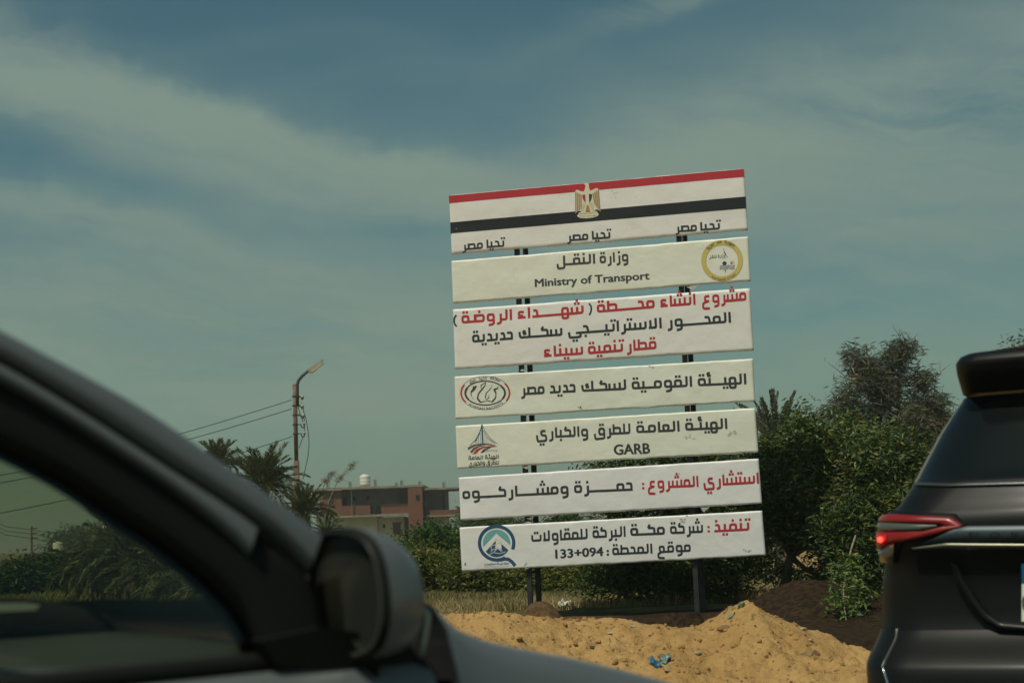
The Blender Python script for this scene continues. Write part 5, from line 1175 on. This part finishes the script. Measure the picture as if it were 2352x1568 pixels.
# ------------------------------------------------------------------ grey car beside us (mirror, pillar, window)
PHI = R_(45); cf = np.array([math.sin(PHI), math.cos(PHI), 0]); cl2 = np.array([-math.cos(PHI), math.sin(PHI), 0])
CO = P(975, 1400, 2.5)*[1, 1, 0]
car = empty('grey_car', CO, 'grey car close by on the left, its pillar, side mirror and front wing in view', 'car')
TILT = .22; nside = np.cross(cf, cl2*TILT+np.array([0, 0, 1])); nside /= np.linalg.norm(nside)
if np.dot(nside, -cl2) < 0: nside = -nside
BELT = CO+np.array([0, 0, 1.0])
def G(px, py, out=0.0):  # on the tilted greenhouse side
    return Ppl(px, py, BELT+nside*out, nside)
def B_(px, py, w_=0.0):  # on the vertical body side
    return Ppl(px, py, CO+cl2*w_, cl2)
def bulge(name, top, bot, m, bul=.012, th=.05, n_=40, nr=7, fn=G, parent=None, ext=None, base_out=0.0):
    top = np.array(top, float); bot = np.array(bot, float)
    def resample(p):
        d_ = np.r_[0, np.cumsum(np.linalg.norm(np.diff(p, axis=0), axis=1))]; tt_ = np.linspace(0, d_[-1], n_)
        q = np.c_[np.interp(tt_, d_, p[:, 0]), np.interp(tt_, d_, p[:, 1])]
        for _ in range(3): q[1:-1] = (q[:-2]+2*q[1:-1]+q[2:])/4
        return q
    a, b2 = resample(top), resample(bot); V = []
    for i in range(n_):
        for k in range(nr):
            s_ = k/(nr-1); q = a[i]+(b2[i]-a[i])*s_; V.append(fn(q[0], q[1], base_out+bul*math.sin(math.pi*s_)**.7))
    nf_ = len(V); back = [v-(nside if fn is G else -cl2)*th for v in V]
    V = V+back
    Fc = [(i*nr+k, i*nr+k+1, (i+1)*nr+k+1, (i+1)*nr+k) for i in range(n_-1) for k in range(nr-1)]
    Fc += [(nf_+i*nr, i*nr, (i+1)*nr, nf_+(i+1)*nr) for i in range(n_-1)]+[(i*nr+nr-1, nf_+i*nr+nr-1, nf_+(i+1)*nr+nr-1, (i+1)*nr+nr-1) for i in range(n_-1)]
    return mk(name, V, Fc, m, parent or car, True)
carp = mat('grey_car_paint', (.145, .163, .162), .45, metal=.25, coat=.2, spec=.4)
blk = mat('black_trim', (.008, .009, .008), .7, spec=.2); blk2 = mat('soft_black', (.016, .016, .014), .85, spec=.2)
rub = mat('rubber_seal', (.012, .010, .009), .8)
bulge('roof_rail', [(-260,650),(-120,705),(0,757),(100,812),(200,865),(300,920),(400,985),(500,1055),(600,1125),(700,1198),(740,1230)], [(-260,700),(-120,757),(0,815),(100,873),(200,933),(300,997),(400,1063),(500,1128),(570,1172),(660,1238),(716,1300)], carp, .010, .05)
bulge('pillar_seal', [(-260,696),(0,811),(100,869),(200,929),(300,993),(400,1059),(500,1124),(570,1168),(660,1234),(718,1296)], [(-260,730),(0,838),(100,896),(200,957),(300,1021),(400,1087),(500,1150),(570,1196),(640,1262),(700,1330)], rub, .0, .05, base_out=-.012)
bulge('door_frame', [(-260,726),(0,834),(100,893),(200,954),(300,1018),(400,1084),(500,1147),(570,1193),(592,1212)], [(-260,760),(0,870),(100,926),(200,988),(300,1054),(400,1120),(500,1198),(556,1245),(575,1270)], carp, .008, .05)
bulge('door_trim', [(-260,758),(0,868),(100,924),(200,986),(300,1052),(400,1118),(500,1196),(573,1240),(640,1262),(700,1315),(745,1400),(745,1500)], [(-260,905),(0,1005),(100,1052),(200,1108),(300,1180),(400,1243),(500,1325),(560,1385),(585,1425),(605,1470),(622,1500),(640,1540)], blk, .004, .06, base_out=-.010)
# side glass and windscreen
gl1 = glassmat('tinted_side_glass', (.78, .79, .69), 1.45, refl=.5); gl2 = glassmat('windscreen_glass', (.84, .87, .80), 1.4, refl=.45)
ge = [(-280, 880), (0, 985), (200, 1090), (400, 1225), (500, 1305), (590, 1400), (650, 1520), (300, 1530), (-300, 1535)]
q = [G(x, y, -.03) for x, y in ge]; q2 = [p-nside*.004 for p in q]; n_ = len(q)
mk('side_window', q+q2, [list(range(n_)), list(range(2*n_-1, n_-1, -1))]+[[i, (i+1) % n_, n_+(i+1) % n_, n_+i] for i in range(n_)], gl1, car)
pil = [G(x, y, -.05) for x, y in ((-220, 735), (0, 835), (200, 955), (400, 1085), (570, 1200), (700, 1330), (745, 1450))]
LAT = [0, .35, .7, 1.05, 1.38]
def hsh(p, l_): s_ = l_/1.38; return p+cl2*l_+cf*.16*math.sin(math.pi*s_)+[0, 0, .03*math.sin(math.pi*s_)]
V = [hsh(p, l_) for p in pil for l_ in LAT]; mk('windscreen', V, [(i*5+k, i*5+k+1, (i+1)*5+k+1, (i+1)*5+k) for i in range(6) for k in range(4)], gl2, car, True)
fp = MB(); fp.tube([hsh(p, 1.40) for p in pil], .045, 8); fp.build('far_pillar', carp, car, True)
rt_ = [G(x, y, -.02)+[0, 0, .03] for x, y in ((-220, 700), (-600, 560))]; rt_[1][2] = rt_[0][2]+.02; end = rt_[0]-cf*1.3; 
mk('roof', [p+cl2*l_+[0, 0, .03*math.sin(math.pi*l_/1.4)-(.0 if i == 0 else .06*i)] for i, p in enumerate((rt_[0], rt_[0]-cf*.6+[0, 0, .06], end)) for l_ in (0, .35, .7, 1.05, 1.4)], [(i*5+k, i*5+k+1, (i+1)*5+k+1, (i+1)*5+k) for i in range(2) for k in range(4)], carp, car, True)
# dashboard: grey top with a hood over the dials
zc = 1.15-.139
dashm = mat('dashboard_plastic', (.050, .056, .048), .62, var=.2, vscale=4, spec=.3)
V = []
for l_ in np.linspace(-1.15, .05, 13):
    for w_ in np.linspace(.08, 1.36, 10):
        z_ = .985-.012*math.cos((w_-.1)*3.2)+.0*l_; V.append(CO+cf*(l_+.0)+cl2*w_+[0, 0, z_])
mk('dashboard', V, [(i*10+k, i*10+k+1, (i+1)*10+k+1, (i+1)*10+k) for i in range(12) for k in range(9)], dashm, car, True)
m_ = MB(); a = CO+cf*(-.52)+cl2*1.36; m_.obox(a+[0, 0, .90], cf*.62, cl2*.012, [0, 0, .108]); m_.build('cowl_edge', blk2, car)
def Dk(px, py, w_): return Ppl(px, py, CO+cl2*w_, cl2)
tp = [(-120, 1368), (0, 1372), (90, 1376), (170, 1390), (235, 1404), (252, 1418)]
V = []
for w_, dz in ((.92, -.05), (.95, 0), (1.02, .004), (1.15, 0), (1.2, -.06)):
    for p in tp: V.append(Dk(*p, .95)+cl2*(w_-.95)+[0, 0, dz*.6])
for p in tp: V.insert(0, Dk(p[0], 1450, .95)-cl2*.03)
nt_ = len(tp); V = V[:nt_][::-1]+V[nt_:]
mk('instrument_hood', V, [(i*nt_+k, i*nt_+k+1, (i+1)*nt_+k+1, (i+1)*nt_+k) for i in range(5) for k in range(nt_-1)], blk2, car, True)
q = [Dk(x, y, .90) for x, y in ((-120, 1384), (60, 1384), (92, 1388), (84, 1400), (-120, 1411))]; q2 = [p+cl2*.004 for p in q]  # added pale sheet, stands in for a bright reflection above the dash
pp = mk('reflection_sheet', q+q2, [(0, 1, 2, 3, 4), (9, 8, 7, 6, 5)]+[[i, (i+1) % 5, 5+(i+1) % 5, 5+i] for i in range(5)], mat('reflection_cream', (.85, .82, .66), .7)); props(pp, 'pale sheet added in place of a reflection over the dials behind the car window', 'pale sheet')
# door: sill strip and skin
def prof_door(l0, l1, m, name):
    V = []; pr = [(-.0, 1.0), (-.028, .992), (-.055, .965), (-.07, .90), (-.06, .76), (-.055, .62), (-.045, .50), (-.02, .42), (.04, .38)]
    for l_ in np.linspace(l0, l1, 8):
        for o_, z_ in pr: V.append(CO+cf*l_+cl2*(o_+.03)+[0, 0, z_-.02])
    n_ = len(pr); return mk(name, V, [(i*n_+k, i*n_+k+1, (i+1)*n_+k+1, (i+1)*n_+k) for i in range(7) for k in range(n_-1)], m, car, True)
prof_door(-1.25, -.005, carp, 'door')
m_ = MB(); m_.tube([CO+cf*l_+cl2*.025+[0, 0, .985] for l_ in np.linspace(-1.25, -.10, 6)], .016, 8); m_.build('window_seal', blk, car, True)
m_ = MB(); m_.obox(CO+cf*(-.62)+cl2*.10+[0, 0, .955], cf*.62, cl2*.06, [0, 0, .02]); m_.build('door_card', blk2, car)
# wing and bonnet
crest = [(958, 1372), (975, 1388), (1010, 1424), (1060, 1449), (1110, 1469), (1200, 1489), (1300, 1507), (1400, 1530), (1500, 1556), (1560, 1573)]
lz = []
for x, y in crest:
    p = B_(x, y, .05); lz.append((float(np.dot(p-CO, cf)), float(p[2])))
lz = np.array(lz); Lx = np.r_[np.linspace(lz[0, 0], lz[-1, 0], 26), lz[-1, 0]+np.array([.15, .3, .45, .6, .7, .75])]
Zx = np.interp(Lx, lz[:, 0], lz[:, 1]); ex_ = Lx > lz[-1, 0]; Zx[ex_] = lz[-1, 1]-(Lx[ex_]-lz[-1, 0])*.22-((Lx[ex_]-lz[-1, 0])**3)*.5
sec = [(1.38, -.06), (1.32, -.012), (1.0, -.004), (.7, -.002), (.4, -.003), (.2, -.004), (.10, -.002), (.05, 0), (.015, -.012), (-.015, -.045), (-.035, -.11), (-.045, -.22), (-.045, -.38), (-.03, -.5), (.02, -.56)]
V = [CO+cf*l_+cl2*(w_)+[0, 0, max(.32, z_+dz)] for l_, z_ in zip(Lx, Zx) for w_, dz in sec]; ns_ = len(sec)
mk('front_wing', V, [(i*ns_+k, i*ns_+k+1, (i+1)*ns_+k+1, (i+1)*ns_+k) for i in range(len(Lx)-1) for k in range(ns_-1)], carp, car, True)
m_ = MB(); m_.tube([B_(x, y, -.006) for x, y in ((970, 1392), (981, 1410), (978, 1440), (972, 1475), (966, 1512))], [.004, .006, .006, .006, .004], 8); m_.build('wing_trim', mat('pale_trim', (.33, .36, .33), .35, metal=.6), car, True)
m_ = MB(); m_.tube([B_(x, y, -.008) for x, y in ((966, 1512), (978, 1530), (992, 1550), (1004, 1575))], .006, 6); m_.build('door_gap', rub, car, True)
for l_, nm_ in ((.85, 'wheel'),):
    c0 = CO+cf*l_+cl2*.10+[0, 0, .31]; wh = mk('wheel', np.array([c0+cl2*a+(cf*math.cos(th)+np.array([0, 0, 1])*math.sin(th))*r_ for a, r_ in ((-.1, .18), (-.1, .29), (-.08, .31), (.08, .31), (.1, .29), (.1, .18)) for th in np.linspace(0, 2*math.pi, 28, endpoint=False)]),
        [(i*28+k, i*28+(k+1) % 28, (i+1)*28+(k+1) % 28, (i+1)*28+k) for i in range(5) for k in range(28)], tyrem, car, True)
    rm = MB(); rm.tube([c0-cl2*.09, c0+cl2*.09], .19, 20); rm.build('rim', chrm, wh)
# quarter panel between mirror foot and wing
# door mirror: face plane across the car, shell bulging forward
MP = P(800, 1360, 2.42); MP = np.array(MP)
def Mf(px, py, l_=0.0): return Ppl(px, py, MP+cf*l_, cf)
face = [(722, 1262), (730, 1232), (752, 1216), (790, 1210), (830, 1214), (862, 1236), (884, 1280), (896, 1340), (900, 1400), (894, 1455), (878, 1492), (846, 1510), (800, 1516), (762, 1510), (740, 1490), (728, 1440), (720, 1370), (718, 1310)]
face3 = np.array([Mf(*p) for p in face])
def smoothloop(p, it=2):
    for _ in range(it):
        q = np.empty((len(p)*2, 3)); q[0::2] = p*.75+np.roll(p, -1, 0)*.25; q[1::2] = p*.25+np.roll(p, -1, 0)*.75; p = q
    return p
lp0 = smoothloop(face3); cen = lp0.mean(0); nL = len(lp0)
rings = []; shift = -cl2
for t0 in np.linspace(0, 1, 12):
    k = math.sqrt(max(0, 1-t0**2.4)); fo = .115*t0
    rings.append(cen+(lp0-cen)*(k*.985+.015)+cf*fo+(-cl2)*(0)+np.array([0, 0, -.012*t0]))
V = np.concatenate(rings); Fc = [(i*nL+k, i*nL+(k+1) % nL, (i+1)*nL+(k+1) % nL, (i+1)*nL+k) for i in range(11) for k in range(nL)]+[tuple(11*nL+k for k in range(nL))]
mir = mk('mirror_housing', V, Fc, mat('mirror_paint', (.15, .165, .16), .38, metal=.25, coat=.3), car, True)
rim = [lp0, cen+(lp0-cen)*1.0-cf*.018, cen+(lp0-cen)*.935-cf*.012, cen+(lp0-cen)*.92+cf*.003]
V = np.concatenate(rim); Fc = [(i*nL+(k+1) % nL, i*nL+k, (i+1)*nL+k, (i+1)*nL+(k+1) % nL) for i in range(3) for k in range(nL)]
mk('mirror_rim', V, Fc, blk, mir, True)
mg = cen+(lp0-cen)*.925+cf*.001; tl_ = .10
mg = mg+cf*0; mk('mirror_glass', np.r_[mg, mg+cf*.004], [tuple(range(nL)), tuple(range(2*nL-1, nL-1, -1))], mat('mirror_glass', (.060, .064, .056), .22, metal=.6), mir)
bz = MB(); lb = cen+(lp0-cen)*.935-cf*.013; bz.tube(np.r_[lb, lb[:1]], .003, 6, False); bz.build('mirror_bezel', mat('bezel_edge', (.05, .055, .045), .35), mir, True)
m_ = MB(); a = Mf(790, 1508, .03); m_.tube([Mf(840, 1500, .05), Mf(800, 1522, .04), B_(800, 1535, .02), B_(780, 1545, .06)], [.05, .05, .05, .045], 10); m_.build('mirror_foot', blk, car, True)
tri = [(600, 1440), (740, 1450), (745, 1500), (900, 1470), (958, 1455), (968, 1512), (1000, 1560), (980, 1568), (740, 1568), (640, 1535)]
q = [B_(x, y, -.004) for x, y in ((735, 1440), (930, 1462), (962, 1510), (1000, 1562), (960, 1552), (860, 1538), (700, 1530), (640, 1528), (600, 1470))]; q2 = [p+cl2*.03 for p in q]; n_ = len(q)
mk('mirror_base_panel', q+q2, [list(range(n_)), list(range(2*n_-1, n_-1, -1))]+[[i, (i+1) % n_, n_+(i+1) % n_, n_+i] for i in range(n_)], blk, car)
# inner shell so that nothing shows through below the windows
m_ = MB(); m_.obox(CO+cf*(-.55)+cl2*.75+[0, 0, .66], cf*.72, cl2*.62, [0, 0, .26]); m_.build('cabin_floor', blk2, car)
